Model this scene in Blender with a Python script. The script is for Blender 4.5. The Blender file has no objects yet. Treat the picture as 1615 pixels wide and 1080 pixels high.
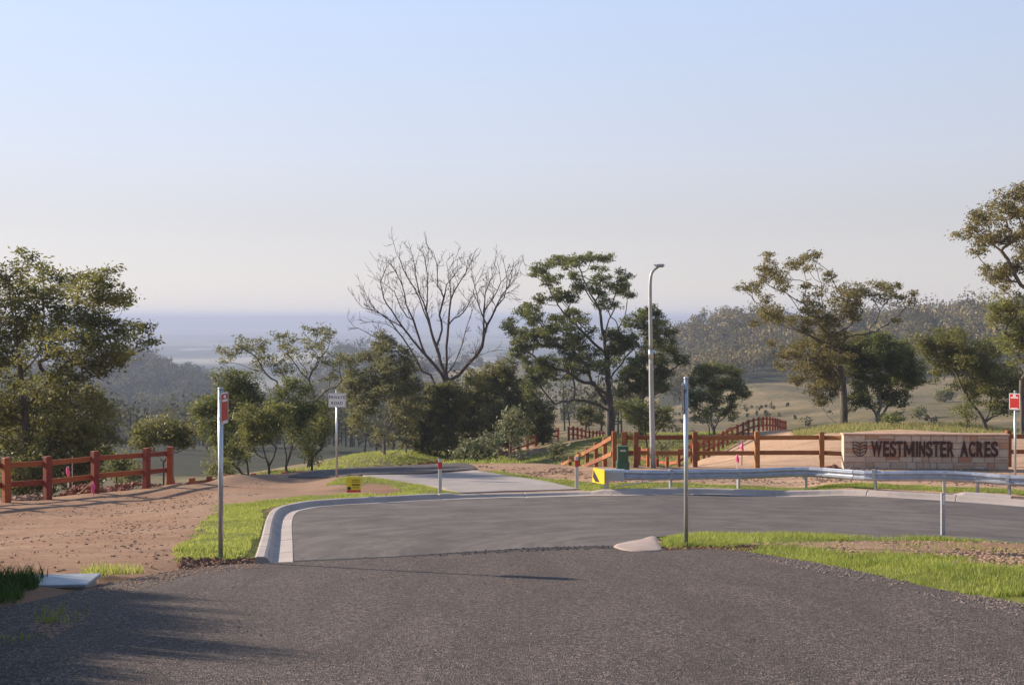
import bpy, math, random
import numpy as np
from mathutils import Vector, Matrix
random.seed(7); RNG = np.random.default_rng(7)
R = math.radians
S = bpy.context.scene
C = S.collection

# ------------------------------------------------------------------ camera, sky, sun, exposure
F = 1732.0; UC = 807.5; VC = 500.0            # focal length and horizon of the photograph in its own pixels
cam_d = bpy.data.cameras.new('camera'); cam = bpy.data.objects.new('camera', cam_d); C.objects.link(cam)
cam_d.sensor_width = 36; cam_d.lens = 36*F/1615; cam_d.shift_y = -(540-VC)/1615
cam_d.clip_start = 0.1; cam_d.clip_end = 60000
cam.location = (0, 0, 0); cam.rotation_euler = (R(90), 0, 0)
S.camera = cam
SUN_EL, SUN_AZ = R(22), R(24)                  # azimuth measured from -X (left) towards +Y (away)
sdir = Vector((-math.cos(SUN_AZ)*math.cos(SUN_EL), math.sin(SUN_AZ)*math.cos(SUN_EL), math.sin(SUN_EL)))
W = bpy.data.worlds.new('World'); S.world = W; W.use_nodes = True
nt = W.node_tree; bg = nt.nodes['Background']
sky = nt.nodes.new('ShaderNodeTexSky'); sky.sky_type = 'NISHITA'; sky.sun_disc = False
sky.sun_elevation = SUN_EL; sky.sun_rotation = math.atan2(sdir.x, sdir.y)
sky.altitude = 200; sky.air_density = 1.0; sky.dust_density = 0.6; sky.ozone_density = 1.5
# hazy morning sky: the Nishita sky softened by a pale veil that thins upwards
tc = nt.nodes.new('ShaderNodeTexCoord'); sp = nt.nodes.new('ShaderNodeSeparateXYZ'); nt.links.new(tc.outputs['Generated'], sp.inputs[0])
vr = nt.nodes.new('ShaderNodeValToRGB'); nt.links.new(sp.outputs['Z'], vr.inputs[0]); el = vr.color_ramp.elements
stops = [(0.0, (4.75, 4.45, 4.3)), (.03, (4.55, 4.3, 4.25)), (.087, (4.1, 4.05, 4.25)), (.143, (4.04, 4.29, 4.93)), (.277, (3.48, 4.25, 5.76)), (.5, (1.9, 2.7, 4.3)), (1.0, (.8, 1.35, 2.7))]
while len(el) < len(stops): el.new(.5)
for e_, (p_, c_) in zip(el, stops): e_.position = p_; e_.color = (*[q/6.2 for q in c_], 1)
sc_v = nt.nodes.new('ShaderNodeVectorMath'); sc_v.operation = 'SCALE'; hm = nt.nodes.new('ShaderNodeMath'); hm.operation = 'MULTIPLY_ADD'; hm.inputs[1].default_value = -.22*6.2; hm.inputs[2].default_value = 6.2; nt.links.new(sp.outputs['X'], hm.inputs[0]); bk = nt.nodes.new('ShaderNodeMapRange'); nt.links.new(sp.outputs['Y'], bk.inputs[0]); bk.inputs[1].default_value = -.7; bk.inputs[2].default_value = .3; bk.inputs[3].default_value = .80; bk.inputs[4].default_value = 1.0
hm2 = nt.nodes.new('ShaderNodeMath'); hm2.operation = 'MULTIPLY'; nt.links.new(hm.outputs[0], hm2.inputs[0]); nt.links.new(bk.outputs[0], hm2.inputs[1]); nt.links.new(hm2.outputs[0], sc_v.inputs['Scale']); nt.links.new(vr.outputs[0], sc_v.inputs[0])
mxn = nt.nodes.new('ShaderNodeMix'); mxn.data_type = 'RGBA'; mxn.inputs[0].default_value = .94
nt.links.new(sky.outputs[0], mxn.inputs[6]); nt.links.new(sc_v.outputs[0], mxn.inputs[7])
nt.links.new(mxn.outputs[2], bg.inputs[0]); bg.inputs[1].default_value = 0.105
sl = bpy.data.lights.new('sun', 'SUN'); sun = bpy.data.objects.new('sun', sl); C.objects.link(sun)
sl.energy = 5.0; sl.angle = R(0.8); sl.color = (1.0, 0.86, 0.70)
sun.rotation_euler = (-sdir).to_track_quat('-Z', 'Y').to_euler()
S.view_settings.view_transform = 'Standard'; S.view_settings.look = 'None'
S.view_settings.exposure = 0.72; S.view_settings.gamma = 1
S.render.engine = 'CYCLES'
S.cycles.max_bounces = 6; S.cycles.diffuse_bounces = 2; S.cycles.glossy_bounces = 2
S.cycles.transmission_bounces = 3; S.cycles.volume_bounces = 1; S.cycles.transparent_max_bounces = 8
HAZE = 3.0e-4
S.cycles.sample_clamp_indirect = 3.0

# ------------------------------------------------------------------ small helpers
def tag(o, label=None, cat=None, group=None, kind=None):
    if label: o['label'] = label
    if cat: o['category'] = cat
    if group: o['group'] = group
    if kind: o['kind'] = kind
    return o

def empty(name, loc, label, cat, group=None, rz=0):
    o = bpy.data.objects.new(name, None); C.objects.link(o); o.location = loc; o.rotation_euler = (0, 0, rz)
    o.empty_display_size = .2
    return tag(o, label, cat, group)

def wloc(o):
    v = Vector((0, 0, 0))
    while o is not None: v = v+o.location; o = o.parent
    return v

def mesh_np(name, verts, faces, mat=None, parent=None, attrs=None, smooth=False, keep_world=True):
    """verts Nx3, faces list of equal-length rows (numpy) or list of arrays"""
    verts = np.asarray(verts, dtype=np.float32)
    if parent is not None and keep_world: verts = verts - np.array(wloc(parent), dtype=np.float32)
    if isinstance(faces, np.ndarray): faces = [faces]
    me = bpy.data.meshes.new(name)
    nl = sum(f.size for f in faces); nf = sum(f.shape[0] for f in faces)
    me.vertices.add(len(verts)); me.vertices.foreach_set('co', verts.ravel())
    me.loops.add(nl); me.polygons.add(nf)
    me.loops.foreach_set('vertex_index', np.concatenate([f.ravel() for f in faces]).astype(np.int32))
    starts = []; k = 0
    for f in faces:
        starts.append(np.arange(f.shape[0])*f.shape[1]+k); k += f.size
    me.polygons.foreach_set('loop_start', np.concatenate(starts).astype(np.int32))
    me.polygons.foreach_set('use_smooth', np.full(nf, smooth))
    me.update(calc_edges=True)
    for k, a in (attrs or {}).items():
        at_ = me.attributes.new(k, 'FLOAT', 'POINT'); at_.data.foreach_set('value', np.asarray(a, dtype=np.float32))
    if mat: me.materials.append(mat)
    o = bpy.data.objects.new(name, me); C.objects.link(o)
    if parent is not None: o.parent = parent
    return o

class MB:
    """collects simple solids into one mesh"""
    def __init__(s): s.v = []; s.f = []; s.m = []; s.cm = 0
    def add(s, vs, fs):
        k = len(s.v); s.v += [tuple(v) for v in vs]; s.f += [tuple(i+k for i in f) for f in fs]; s.m += [s.cm]*len(fs)
    def box(s, c, size, M=None, bev=0.0):
        x, y, z = [q/2 for q in size]
        if bev <= 0:
            vs = [Vector((sx*x, sy*y, sz*z)) for sz in (-1, 1) for sy in (-1, 1) for sx in (-1, 1)]
            fs = [(0, 2, 3, 1), (4, 5, 7, 6), (0, 1, 5, 4), (2, 6, 7, 3), (0, 4, 6, 2), (1, 3, 7, 5)]
        else:
            b = bev; ring = [(x-b, -y), (x, -y+b), (x, y-b), (x-b, y), (-x+b, y), (-x, y-b), (-x, -y+b), (-x+b, -y)]
            vs = []
            for zz, sh in ((-z, 0), (z-b, 0), (z, b)):
                for px, py in ring:
                    vs.append(Vector((px-math.copysign(sh, px), py-math.copysign(sh, py), zz)))
            fs = [tuple(range(7, -1, -1)), tuple(range(16, 24))]
            for r in (0, 8):
                for i in range(8):
                    j = (i+1) % 8; fs.append((r+i, r+j, r+8+j, r+8+i))
        c = Vector(c)
        s.add([(M @ v if M else v)+c for v in vs], fs)
    def tube(s, pts, rad, n=10, cap=True):
        pts = [Vector(p) for p in pts]; rings = []
        if not hasattr(rad, '__len__'): rad = [rad]*len(pts)
        up = Vector((0, 0, 1)); base = len(s.v); vs = []
        for i, p in enumerate(pts):
            t = (pts[min(i+1, len(pts)-1)]-pts[max(i-1, 0)]).normalized()
            a = t.cross(Vector((0, 1, 0)) if abs(t.y) < .9 else Vector((1, 0, 0))).normalized(); b = t.cross(a)
            for k in range(n):
                w = 2*math.pi*k/n; vs.append(p+(a*math.cos(w)+b*math.sin(w))*rad[i])
        fs = []
        for i in range(len(pts)-1):
            for k in range(n):
                fs.append((i*n+k, i*n+(k+1) % n, (i+1)*n+(k+1) % n, (i+1)*n+k))
        if cap: fs += [tuple(range(n-1, -1, -1)), tuple(range((len(pts)-1)*n, len(pts)*n))]
        s.add(vs, fs)
    def prism(s, poly, M, t):
        """polygon in local XZ, thickness t along local Y"""
        n = len(poly); vs = [M @ Vector((p[0], -t/2, p[1])) for p in poly]+[M @ Vector((p[0], t/2, p[1])) for p in poly]
        fs = [tuple(range(n)), tuple(range(2*n-1, n-1, -1))]+[(i, i+n, (i+1) % n+n, (i+1) % n) for i in range(n)]
        s.add(vs, fs)
    def build(s, name, mat, parent=None, smooth=False):
        me = bpy.data.meshes.new(name)
        off = wloc(parent)
        me.from_pydata([Vector(v)-off for v in s.v], [], s.f)
        mats = mat if isinstance(mat, (list, tuple)) else [mat]
        for m in mats: me.materials.append(m)
        me.polygons.foreach_set('material_index', s.m)
        if smooth: me.polygons.foreach_set('use_smooth', [True]*len(s.f))
        import bmesh
        bm = bmesh.new(); bm.from_mesh(me); bmesh.ops.recalc_face_normals(bm, faces=bm.faces); bm.to_mesh(me); bm.free()
        o = bpy.data.objects.new(name, me); C.objects.link(o)
        if parent is not None: o.parent = parent
        return o

# ------------------------------------------------------------------ materials
def newmat(name):
    m = bpy.data.materials.new(name); m.use_nodes = True; n = m.node_tree
    return m, n, n.nodes['Principled BSDF'], n.nodes['Material Output']
def N(n, t, **kw):
    x = n.nodes.new(t)
    for k, v in kw.items(): setattr(x, k, v)
    return x
def noise(n, scale, detail=4, rough=.6, vec=None, dist=0):
    x = N(n, 'ShaderNodeTexNoise'); x.inputs['Scale'].default_value = scale; x.inputs['Detail'].default_value = detail
    x.inputs['Roughness'].default_value = rough; x.inputs['Distortion'].default_value = dist
    if vec is not None: n.links.new(vec, x.inputs['Vector'])
    return x.outputs['Fac']
def ramp(n, src, stops):
    x = N(n, 'ShaderNodeValToRGB'); cr = x.color_ramp
    while len(cr.elements) < len(stops): cr.elements.new(.5)
    for e, (p, c) in zip(cr.elements, stops):
        e.position = p; e.color = (c[0], c[1], c[2], 1) if hasattr(c, '__len__') else (c, c, c, 1)
    n.links.new(src, x.inputs[0]); return x.outputs[0]
def mix(n, fac, a, b, mode='MIX'):
    x = N(n, 'ShaderNodeMix', data_type='RGBA', blend_type=mode)
    for s, v in ((x.inputs[0], fac), (x.inputs[6], a), (x.inputs[7], b)):
        if isinstance(v, (int, float)): s.default_value = v
        elif isinstance(v, (tuple, list)): s.default_value = (*v[:3], 1)
        else: n.links.new(v, s)
    return x.outputs[2]
def mth(n, op, a, b=0.0, clamp=False):
    x = N(n, 'ShaderNodeMath', operation=op, use_clamp=clamp)
    for s, v in ((x.inputs[0], a), (x.inputs[1], b)):
        if isinstance(v, (int, float)): s.default_value = v
        else: n.links.new(v, s)
    return x.outputs[0]
def bump(n, src, strength, dist, b):
    x = N(n, 'ShaderNodeBump'); x.inputs['Strength'].default_value = strength; x.inputs['Distance'].default_value = dist
    n.links.new(src, x.inputs['Height']); n.links.new(x.outputs[0], b.inputs['Normal']); return x
def pos(n): return N(n, 'ShaderNodeNewGeometry').outputs['Position']
def attr(n, name): return N(n, 'ShaderNodeAttribute', attribute_name=name).outputs['Fac']
def mapping(n, vec, scale, rot=(0, 0, 0)):
    x = N(n, 'ShaderNodeMapping'); x.inputs['Scale'].default_value = scale; x.inputs['Rotation'].default_value = rot
    n.links.new(vec, x.inputs['Vector']); return x.outputs[0]

def simple(name, col, rough=.6, metal=0.0, var=.15, scale=6, bmp=0.0, spec=.5):
    m, n, b, o = newmat(name)
    f = noise(n, scale, 5, .6, N(n, 'ShaderNodeTexCoord').outputs['Object'])
    c = ramp(n, f, [(.3, [x*(1-var) for x in col]), (.7, [min(1, x*(1+var)) for x in col])])
    n.links.new(c, b.inputs['Base Color']); b.inputs['Roughness'].default_value = rough; b.inputs['Metallic'].default_value = metal
    b.inputs['Specular IOR Level'].default_value = spec
    if bmp: bump(n, noise(n, scale*6, 4, .6, N(n, 'ShaderNodeTexCoord').outputs['Object']), bmp, .01, b)
    return m

def wood(name, c1, c2, grain_scale=(3, 3, 22)):
    m, n, b, o = newmat(name); p = pos(n)
    f = noise(n, 2.2, 5, .65, mapping(n, p, (1.5, 1.5, 9)))
    f2 = noise(n, 45, 3, .6, mapping(n, p, (.35, .35, 2)))
    c = ramp(n, f, [(.25, c1), (.75, c2)])
    c = mix(n, mth(n, 'MULTIPLY', f2, .5), c, tuple(x*.45 for x in c1))
    oi = N(n, 'ShaderNodeObjectInfo'); hs = N(n, 'ShaderNodeHueSaturation'); n.links.new(c, hs.inputs['Color']); n.links.new(mth(n, 'ADD', mth(n, 'MULTIPLY', oi.outputs['Random'], .5), .72), hs.inputs['Value']); n.links.new(mth(n, 'ADD', mth(n, 'MULTIPLY', oi.outputs['Random'], .02), .49), hs.inputs['Hue']); c = hs.outputs[0]
    n.links.new(c, b.inputs['Base Color']); b.inputs['Roughness'].default_value = .75
    bump(n, f2, .4, .008, b); return m

def leafmat(name, c1, c2, c3, trans=.35, spec=.3):
    m, n, b, o = newmat(name)
    t = attr(n, 'tint')
    if name.startswith('leaf'): c1, c2, c3 = [tuple(min(.5, q*1.2) for q in c) for c in (c1, c2, c3)]
    c = ramp(n, t, [(0, c1), (.5, c2), (1, c3)])
    n.links.new(c, b.inputs['Base Color']); b.inputs['Roughness'].default_value = .55
    b.inputs['Specular IOR Level'].default_value = spec
    tr = N(n, 'ShaderNodeBsdfTranslucent'); n.links.new(mix(n, .5, c, tuple(x*1.5 for x in c3)), tr.inputs[0])
    ms = N(n, 'ShaderNodeMixShader'); ms.inputs[0].default_value = trans
    n.links.new(b.outputs[0], ms.inputs[1]); n.links.new(tr.outputs[0], ms.inputs[2]); n.links.new(ms.outputs[0], o.inputs[0])
    return m

def barkmat(name, c1, c2):
    m, n, b, o = newmat(name); p = pos(n)
    f = noise(n, 1.2, 5, .65, mapping(n, p, (3, 3, 1)))
    n.links.new(ramp(n, f, [(.35, c1), (.7, c2)]), b.inputs['Base Color']); b.inputs['Roughness'].default_value = .85
    bump(n, noise(n, 8, 4, .6, mapping(n, p, (2.5, 2.5, .6))), .5, .05, b); return m

M = {}
M['wood_red'] = wood('wood_red', (.27, .052, .019), (.48, .112, .038))
M['wood_brown'] = wood('wood_brown', (.24, .080, .026), (.44, .165, .052))
M['galv'] = simple('galvanised_steel', (.52, .54, .56), .38, .75, .12, 14)
M['galv_rail'] = simple('galvanised_rail', (.48, .50, .54), .40, .55, .14, 5)
M['galv_lamp'] = simple('galvanised_lamp_pole', (.40, .40, .40), .5, .45, .12, 3)
M['white'] = simple('white_paint', (.84, .84, .82), .5, 0, .06, 20)
M['white_dull'] = simple('weathered_white_plastic', (.55, .52, .50), .6, 0, .10, 30)
M['red_refl'] = simple('red_reflector', (.62, .04, .04), .35, 0, .1, 30)
M['red_sign'] = simple('red_sign_face', (.55, .035, .025), .4, 0, .08, 12)
M['red_sign_dark'] = simple('red_sign_shadowed_sheet', (.42, .012, .02), .4, 0, .08, 12)
M['black'] = simple('black_lettering', (.02, .02, .025), .5, 0, .1, 10)
M['letters'] = simple('dark_brown_metal_letters', (.062, .021, .016), .55, .2, .25, 8)
M['yellow'] = simple('yellow_sheet', (.85, .60, .02), .45, 0, .06, 10)
M['green_box'] = simple('green_cabinet_paint', (.035, .10, .05), .5, 0, .15, 5)
M['concrete'] = None
M['pink'] = simple('pink_tape', (.85, .12, .28), .6, 0, .15, 30)
M['orange'] = simple('orange_pipe', (.85, .17, .05), .45, 0, .1, 6)
M['dark_glass'] = simple('lamp_lens', (.25, .24, .22), .3, .1, .1, 6)
M['bark'] = barkmat('gum_bark', (.055, .045, .035), (.16, .13, .105))
M['bark_pale'] = barkmat('pale_gum_bark', (.10, .085, .07), (.36, .31, .26))
M['bark_dead'] = barkmat('dead_wood', (.055, .038, .030), (.17, .125, .10))
M['leaf_dark'] = leafmat('leaf_dark_green', (.024, .033, .012), (.074, .091, .027), (.22, .228, .062))
M['leaf_olive'] = leafmat('leaf_olive', (.030, .034, .012), (.095, .100, .029), (.240, .225, .062))
M['leaf_brown'] = leafmat('leaf_brownish', (.038, .036, .014), (.115, .102, .036), (.26, .210, .070))
M['leaf_light'] = leafmat('leaf_light_green', (.038, .046, .015), (.115, .125, .034), (.27, .26, .07))
M['leaf_grey'] = leafmat('leaf_grey_green', (.034, .038, .018), (.095, .100, .040), (.25, .235, .09))
M['leaf_gloss'] = leafmat('leaf_glossy', (.030, .045, .020), (.090, .110, .045), (.28, .26, .14), .2)
M['grass'] = leafmat('grass_blades', (.075, .105, .014), (.195, .258, .030), (.44, .45, .12), .45)
M['grass_dry'] = leafmat('drying_grass_blades', (.10, .105, .03), (.26, .24, .075), (.48, .40, .17), .4)
M['grass_dark'] = leafmat('tall_grass_blades', (.02, .05, .012), (.05, .11, .02), (.12, .17, .04), .3)
M['forest'] = leafmat('forest_leaves', (.016, .024, .012), (.070, .080, .034), (.26, .225, .10), .12, 0.0)
M['clod'] = simple('soil_clods', (.31, .195, .13), .95, 0, .35, 9, .3)
M['sod'] = simple('dark_sod', (.15, .075, .042), .95, 0, .4, 9, .3)
M['forest_dry'] = leafmat('dry_forest_leaves', (.040, .040, .018), (.16, .140, .058), (.38, .295, .130), .12, 0.0)
M['clod_red'] = simple('red_soil', (.25, .115, .068), .95, 0, .3, 5, .5)
M['stone_chip'] = simple('stone_chips', (.20, .155, .13), .9, 0, .5, 9)

def concrete(name, col, scale=1.0):
    m, n, b, o = newmat(name); p = pos(n)
    f = noise(n, 1.1*scale, 6, .65, p); g = noise(n, 40*scale, 3, .6, p)
    c = ramp(n, f, [(.3, [x*.80 for x in col]), (.7, [x*1.12 for x in col])])
    c = mix(n, .22, c, ramp(n, g, [(.35, .25), (.65, .75)]), 'SOFT_LIGHT')
    n.links.new(c, b.inputs['Base Color']); b.inputs['Roughness'].default_value = .88
    bump(n, g, .25, .006, b); return m
M['concrete'] = concrete('concrete', (.42, .355, .315))
M['concrete_drive'] = concrete('driveway_concrete', (.34, .29, .26))

def asphalt(name, col, speck, coarse, streak):
    m, n, b, o = newmat(name); p = pos(n)
    big = noise(n, .35, 5, .6, p)
    v = N(n, 'ShaderNodeTexVoronoi'); v.inputs['Scale'].default_value = coarse; n.links.new(p, v.inputs['Vector'])
    sep = N(n, 'ShaderNodeSeparateColor'); n.links.new(v.outputs['Color'], sep.inputs[0])
    c = ramp(n, big, [(.3, [x*.86 for x in col]), (.7, [x*1.12 for x in col])])
    sp = ramp(n, sep.outputs[0], [(0, [x*(1-speck) for x in col]), (.6, col), (.88, [x*(1+speck*1.3) for x in col]), (1, [x*(1+3.0*speck) for x in col])])
    c = mix(n, .8, c, sp)
    c = mix(n, ramp(n, noise(n, .9, 5, .7, mapping(n, p, (1.6, .35, 1))), [(.40, .38), (.56, 0.0)]), c, [x*.55 for x in col])
    c = mix(n, ramp(n, noise(n, 2.2, 5, .7, p), [(.52, 0.0), (.72, .30)]), c, [x*1.35 for x in col])
    if streak:
        # sweeping tyre scuffs: rings about the turning circle's middle
        q = N(n, 'ShaderNodeVectorMath', operation='SUBTRACT'); n.links.new(p, q.inputs[0]); q.inputs[1].default_value = (3.5, 18, -4.5)
        ln = N(n, 'ShaderNodeVectorMath', operation='LENGTH'); n.links.new(q.outputs[0], ln.inputs[0])
        comb = N(n, 'ShaderNodeCombineXYZ'); n.links.new(ln.outputs['Value'], comb.inputs[0])
        n.links.new(mth(n, 'MULTIPLY', noise(n, .12, 2, .5, p), 6.0), comb.inputs[1])
        s1 = noise(n, 2.6, 6, .7, comb.outputs[0])
        c = mix(n, ramp(n, s1, [(.44, 0.0), (.60, .80)]), c, [x*1.55 for x in col])
        c = mix(n, ramp(n, noise(n, .5, 4, .6, p, .8), [(.45, 0.0), (.68, .60)]), c, [x*.62 for x in col])
    n.links.new(c, b.inputs['Base Color']); b.inputs['Roughness'].default_value = .85
    b.inputs['Specular IOR Level'].default_value = .3
    bump(n, mth(n, 'ADD', v.outputs['Distance'], mth(n, 'MULTIPLY', noise(n, 22, 3, .6, p), .8)), .85 if not streak else .3, .022 if not streak else .005, b)
    return m
M['asphalt_old'] = asphalt('coarse_chip_seal', (.112, .086, .073), .90, 62, False)
M['asphalt_new'] = asphalt('smooth_asphalt', (.112, .094, .083), .30, 90, True)
M['gravel'] = asphalt('gravel_seal', (.10, .082, .078), .55, 30, False)

# ------------------------------------------------------------------ terrain: a thin-plate spline through surveyed points
def P(u, v, d): return (float((u-UC)/F*d), float(d), float(-(v-VC)/F*d))
def zroad(y):
    ys = [-60, 0, 19, 24, 28, 30.5, 33, 36, 40]; zs = [5.5, -1.6, -3.94, -4.47, -4.83, -5.02, -5.2, -5.33, -5.45]
    return float(np.interp(y, ys, zs))
ctl = []
for y in (-40, -15, 0, 6, 12, 16, 19):
    for x in (-30, -8, -3, 3, 8, 30): ctl.append((x, y, zroad(y)-(.35 if x < -20 else 0)))
for y in (24, 28, 33):
    for x in (-11, -5, 2, 9, 18, 32): ctl.append((x, y, zroad(y)-(.25 if x < -10 else 0)))
near = [
 # left dirt and fence line
 (-60,800,30),(10,793,31.5),(75,788,32.5),(150,778,34),(231,770,35.5),(268,765,37),(350,752,39),(420,747,42),
 (-300,812,28),(0,850,22.5),(400,773,34),(480,760,37.5),(330,764,36.5),(400,760,38),(440,752,41),(370,754,40.5),(480,775,34),(250,790,32),(560,775,33),
 # edge fence bases (1.3 m under the tops seen above the crest)
 (303,808,40),(330,801,44),(357,795.5,47),(400,790,50),(449,786,52),(510,778,59.5),(565,771,64),(616,764.5,71.5),(661,756.5,79),(715,747,89),
 (777,730,93),(832,711,99),(879,696,104),(897,693,104),(925,693,113),(958,696,126),
 # crest of drive
 (480,745,44),(560,739,44.5),(640,735,45),(720,731,46),(745,730,50),(807,725,54),(860,733,45),(780,748,38),(660,745,40),(560,752,36),
 # grass bank behind edge fence
 (440,748,62),(500,739,70),(600,727,86),(660,720,95),(700,714,102),(740,712,110),
 # right of centre: verge, fence, falling ground behind it
 (957,770,33),(1100,769,33),(1300,769,33),(1500,772,32.5),(1600,780,31.5),(1750,792,30.5),
 (968,737,40),(1100,737,40),(1200,737,40),(1300,737,40),(1450,736,40),(1600,738,39.5),(1800,742,39),
 (900,765,50),(888,768,54),(920,752,60),(930,733,75),(930,720,86),(1000,735,75),(962,690,98),(1010,740,72),(1066,745,66),
 (1040,748,55),(1088,731,66),(1102,728,70),(1130,713,78),(1152,701,84),(1175,690,90),(1206,679,98),(1226,678,108),(1240,681,118),
 (1200,725,50),(1190,712,60),(1270,725,45),(1280,711,50),(1300,690,62),(1300,676,76),(1330,670,84),(1385,670,86),(1500,676,72),(1450,700,52),(1450,680,65),
 (1600,705,50),(1600,690,58),(1600,684,72),(1750,690,62),(1500,668,86),
]
far = [
 # hidden fall beyond the crests
 (1330,690,115),(1450,690,110),(1600,690,110),(1250,700,150),(1800,690,115),
 (-200,790,60),(0,800,55),(100,800,52),(200,800,50),(262,785,62),(350,790,75),(0,760,100),(150,760,100),(-300,760,100),
 (0,700,160),(150,715,150),(320,745,120),(320,715,220),(250,700,400),(100,700,400),(-100,690,400),(460,710,230),
 (230,645,800),(100,650,800),(-100,640,850),(0,590,1100),(140,594,1060),(230,580,1050),(290,599,1040),(350,617,1020),(420,650,1000),(-250,590,1100),
 (480,612,1350),(540,570,1330),(620,578,1300),(680,600,1300),(540,650,700),(560,700,350),(600,720,180),
 (880,655,350),(900,680,190),(800,690,220),(850,600,800),(780,585,1400),(900,605,1300),(1000,610,700),(700,660,450),
 (1040,552,780),(1060,537,760),(1110,524,750),(1165,509,710),(1240,520,690),(1350,512,660),(1440,510,655),(1530,500,645),(1615,505,630),(1800,498,610),(2000,500,600),
 (1060,640,400),(1180,603,420),(1300,600,420),(1500,592,420),(1700,590,410),(1120,575,600),(1300,560,540),(1500,548,530),
 (1250,665,230),(1250,632,320),(1450,652,200),(1450,620,320),(1650,640,220),(1100,690,200),
]
for q in near+far: ctl.append(P(*q))
for u in (1060, 1200, 1400, 1600, 1900): ctl.append(((u-UC)/F*900, 900, -75))
for u in (-150, 150, 350): ctl.append(((u-UC)/F*1250, 1250, -110))
for u in (540, 650, 900): ctl.append(((u-UC)/F*1600, 1600, -120))
ctl += [(-90, 20, -11), (-200, 60, -28), (-500, 400, -60), (-500, 100, -60), (120, 20, -4), (250, 60, -6), (500, 300, -5), (500, 700, -10), (-300, -100, -20), (300, -100, 4), (0, -120, 8)]
ctl = np.array(ctl); cxy = ctl[:, :2].copy(); cz = ctl[:, 2]
SC = 100.0
def warp(xy):
    r = np.hypot(xy[:, 0], xy[:, 1])+1e-9; k = np.log1p(r/18.0)*18.0/r          # compress distance so near detail and far hills balance
    return xy*k[:, None]/SC*4
def Kf(a, b):
    d2 = ((a[:, None, :]-b[None, :, :])**2).sum(-1)+1e-12
    return .5*d2*np.log(d2)
cw = warp(cxy); n_ = len(cw); radc = 1+np.hypot(cxy[:, 0], cxy[:, 1])/40.0
A = np.zeros((n_+3, n_+3)); A[:n_, :n_] = Kf(cw, cw)+np.eye(n_)*4e-6; A[:n_, n_] = 1; A[:n_, n_+1:] = cw; A[n_:, :n_] = A[:n_, n_:].T
wts = np.linalg.solve(A, np.concatenate([cz/radc, np.zeros(3)]))
def sstep(a, b, x):
    t = np.clip((x-a)/(b-a), 0, 1); return t*t*(3-2*t)
def vnoise(x, y, s, seed=0):
    x = x/s+seed*17.3; y = y/s+seed*9.1
    xi = np.floor(x).astype(np.int64); yi = np.floor(y).astype(np.int64); fx = x-xi; fy = y-yi
    def h(a, b):
        q = (a*374761393+b*668265263+seed*974711) & 0x7fffffff; q = ((q ^ (q >> 13))*1274126177) & 0x7fffffff
        return ((q ^ (q >> 16)) & 0xffff)/65535.0
    fx = fx*fx*(3-2*fx); fy = fy*fy*(3-2*fy)
    return (h(xi, yi)*(1-fx)+h(xi+1, yi)*fx)*(1-fy)+(h(xi, yi+1)*(1-fx)+h(xi+1, yi+1)*fx)*fy
def fbm(x, y, s, seed=0, o=4):
    t = 0; a = 1; w = 0
    for i in range(o):
        t = t+a*vnoise(x, y, s/2**i, seed+i); w += a; a *= .5
    return t/w-.5
PLAIN = -100.0
def Hb(x, y):
    x = np.atleast_1d(np.asarray(x, float)); y = np.atleast_1d(np.asarray(y, float))
    out = np.empty(len(x))
    r = np.hypot(x, y)
    for i in range(0, len(x), 20000):
        s = slice(i, i+20000); k = np.minimum(1, 1700/np.maximum(r[s], 1))
        w = warp(np.stack([x[s]*k, y[s]*k], 1))
        out[s] = (Kf(w, cw) @ wts[:n_]+wts[n_]+w @ wts[n_+1:])*(1+np.minimum(r[s], 1700)/40.0)
    out = out+sstep(110, 400, r)*fbm(x, y, 90, 3)*9*(1-sstep(1300, 1800, r))+sstep(60, 140, r)*fbm(x, y, 22, 8)*1.0
    t = sstep(1500, 2300, r)
    return out*(1-t)+(PLAIN+fbm(x, y, 2500, 5)*10)*t

# ------------------------------------------------------------------ plan shapes (photo pixels dropped on the terrain once, kept as world polygons)
def march(u, v, hf, d0=3.0, d1=400.0):
    ds = np.concatenate([np.linspace(d0, 60, 1200), np.linspace(60, d1, 1200)])
    x = (u-UC)/F*ds; z = -(v-VC)/F*ds; h = hf(x, ds)
    k = np.argmax(z < h)
    if not (z < h).any(): k = len(ds)-1
    a = ds[k-1]; b = ds[k]; fa = z[k-1]-h[k-1]; fb = z[k]-h[k]; t = fa/(fa-fb) if fa != fb else 0
    d = a+(b-a)*t; return ((u-UC)/F*d, d)
def drop(pts): return [march(u, v, Hb) for u, v in pts]
def catmull(pts, n=8, closed=False):
    pts = np.array(pts, float); out = []; m = len(pts)
    for i in range(m-1):
        p0 = pts[max(i-1, 0)]; p1 = pts[i]; p2 = pts[i+1]; p3 = pts[min(i+2, m-1)]
        for k in range(n):
            t = k/n; out.append(.5*((2*p1)+(-p0+p2)*t+(2*p0-5*p1+4*p2-p3)*t*t+(-p0+3*p1-3*p2+p3)*t**3))
    out.append(pts[-1]); return np.array(out)

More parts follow.
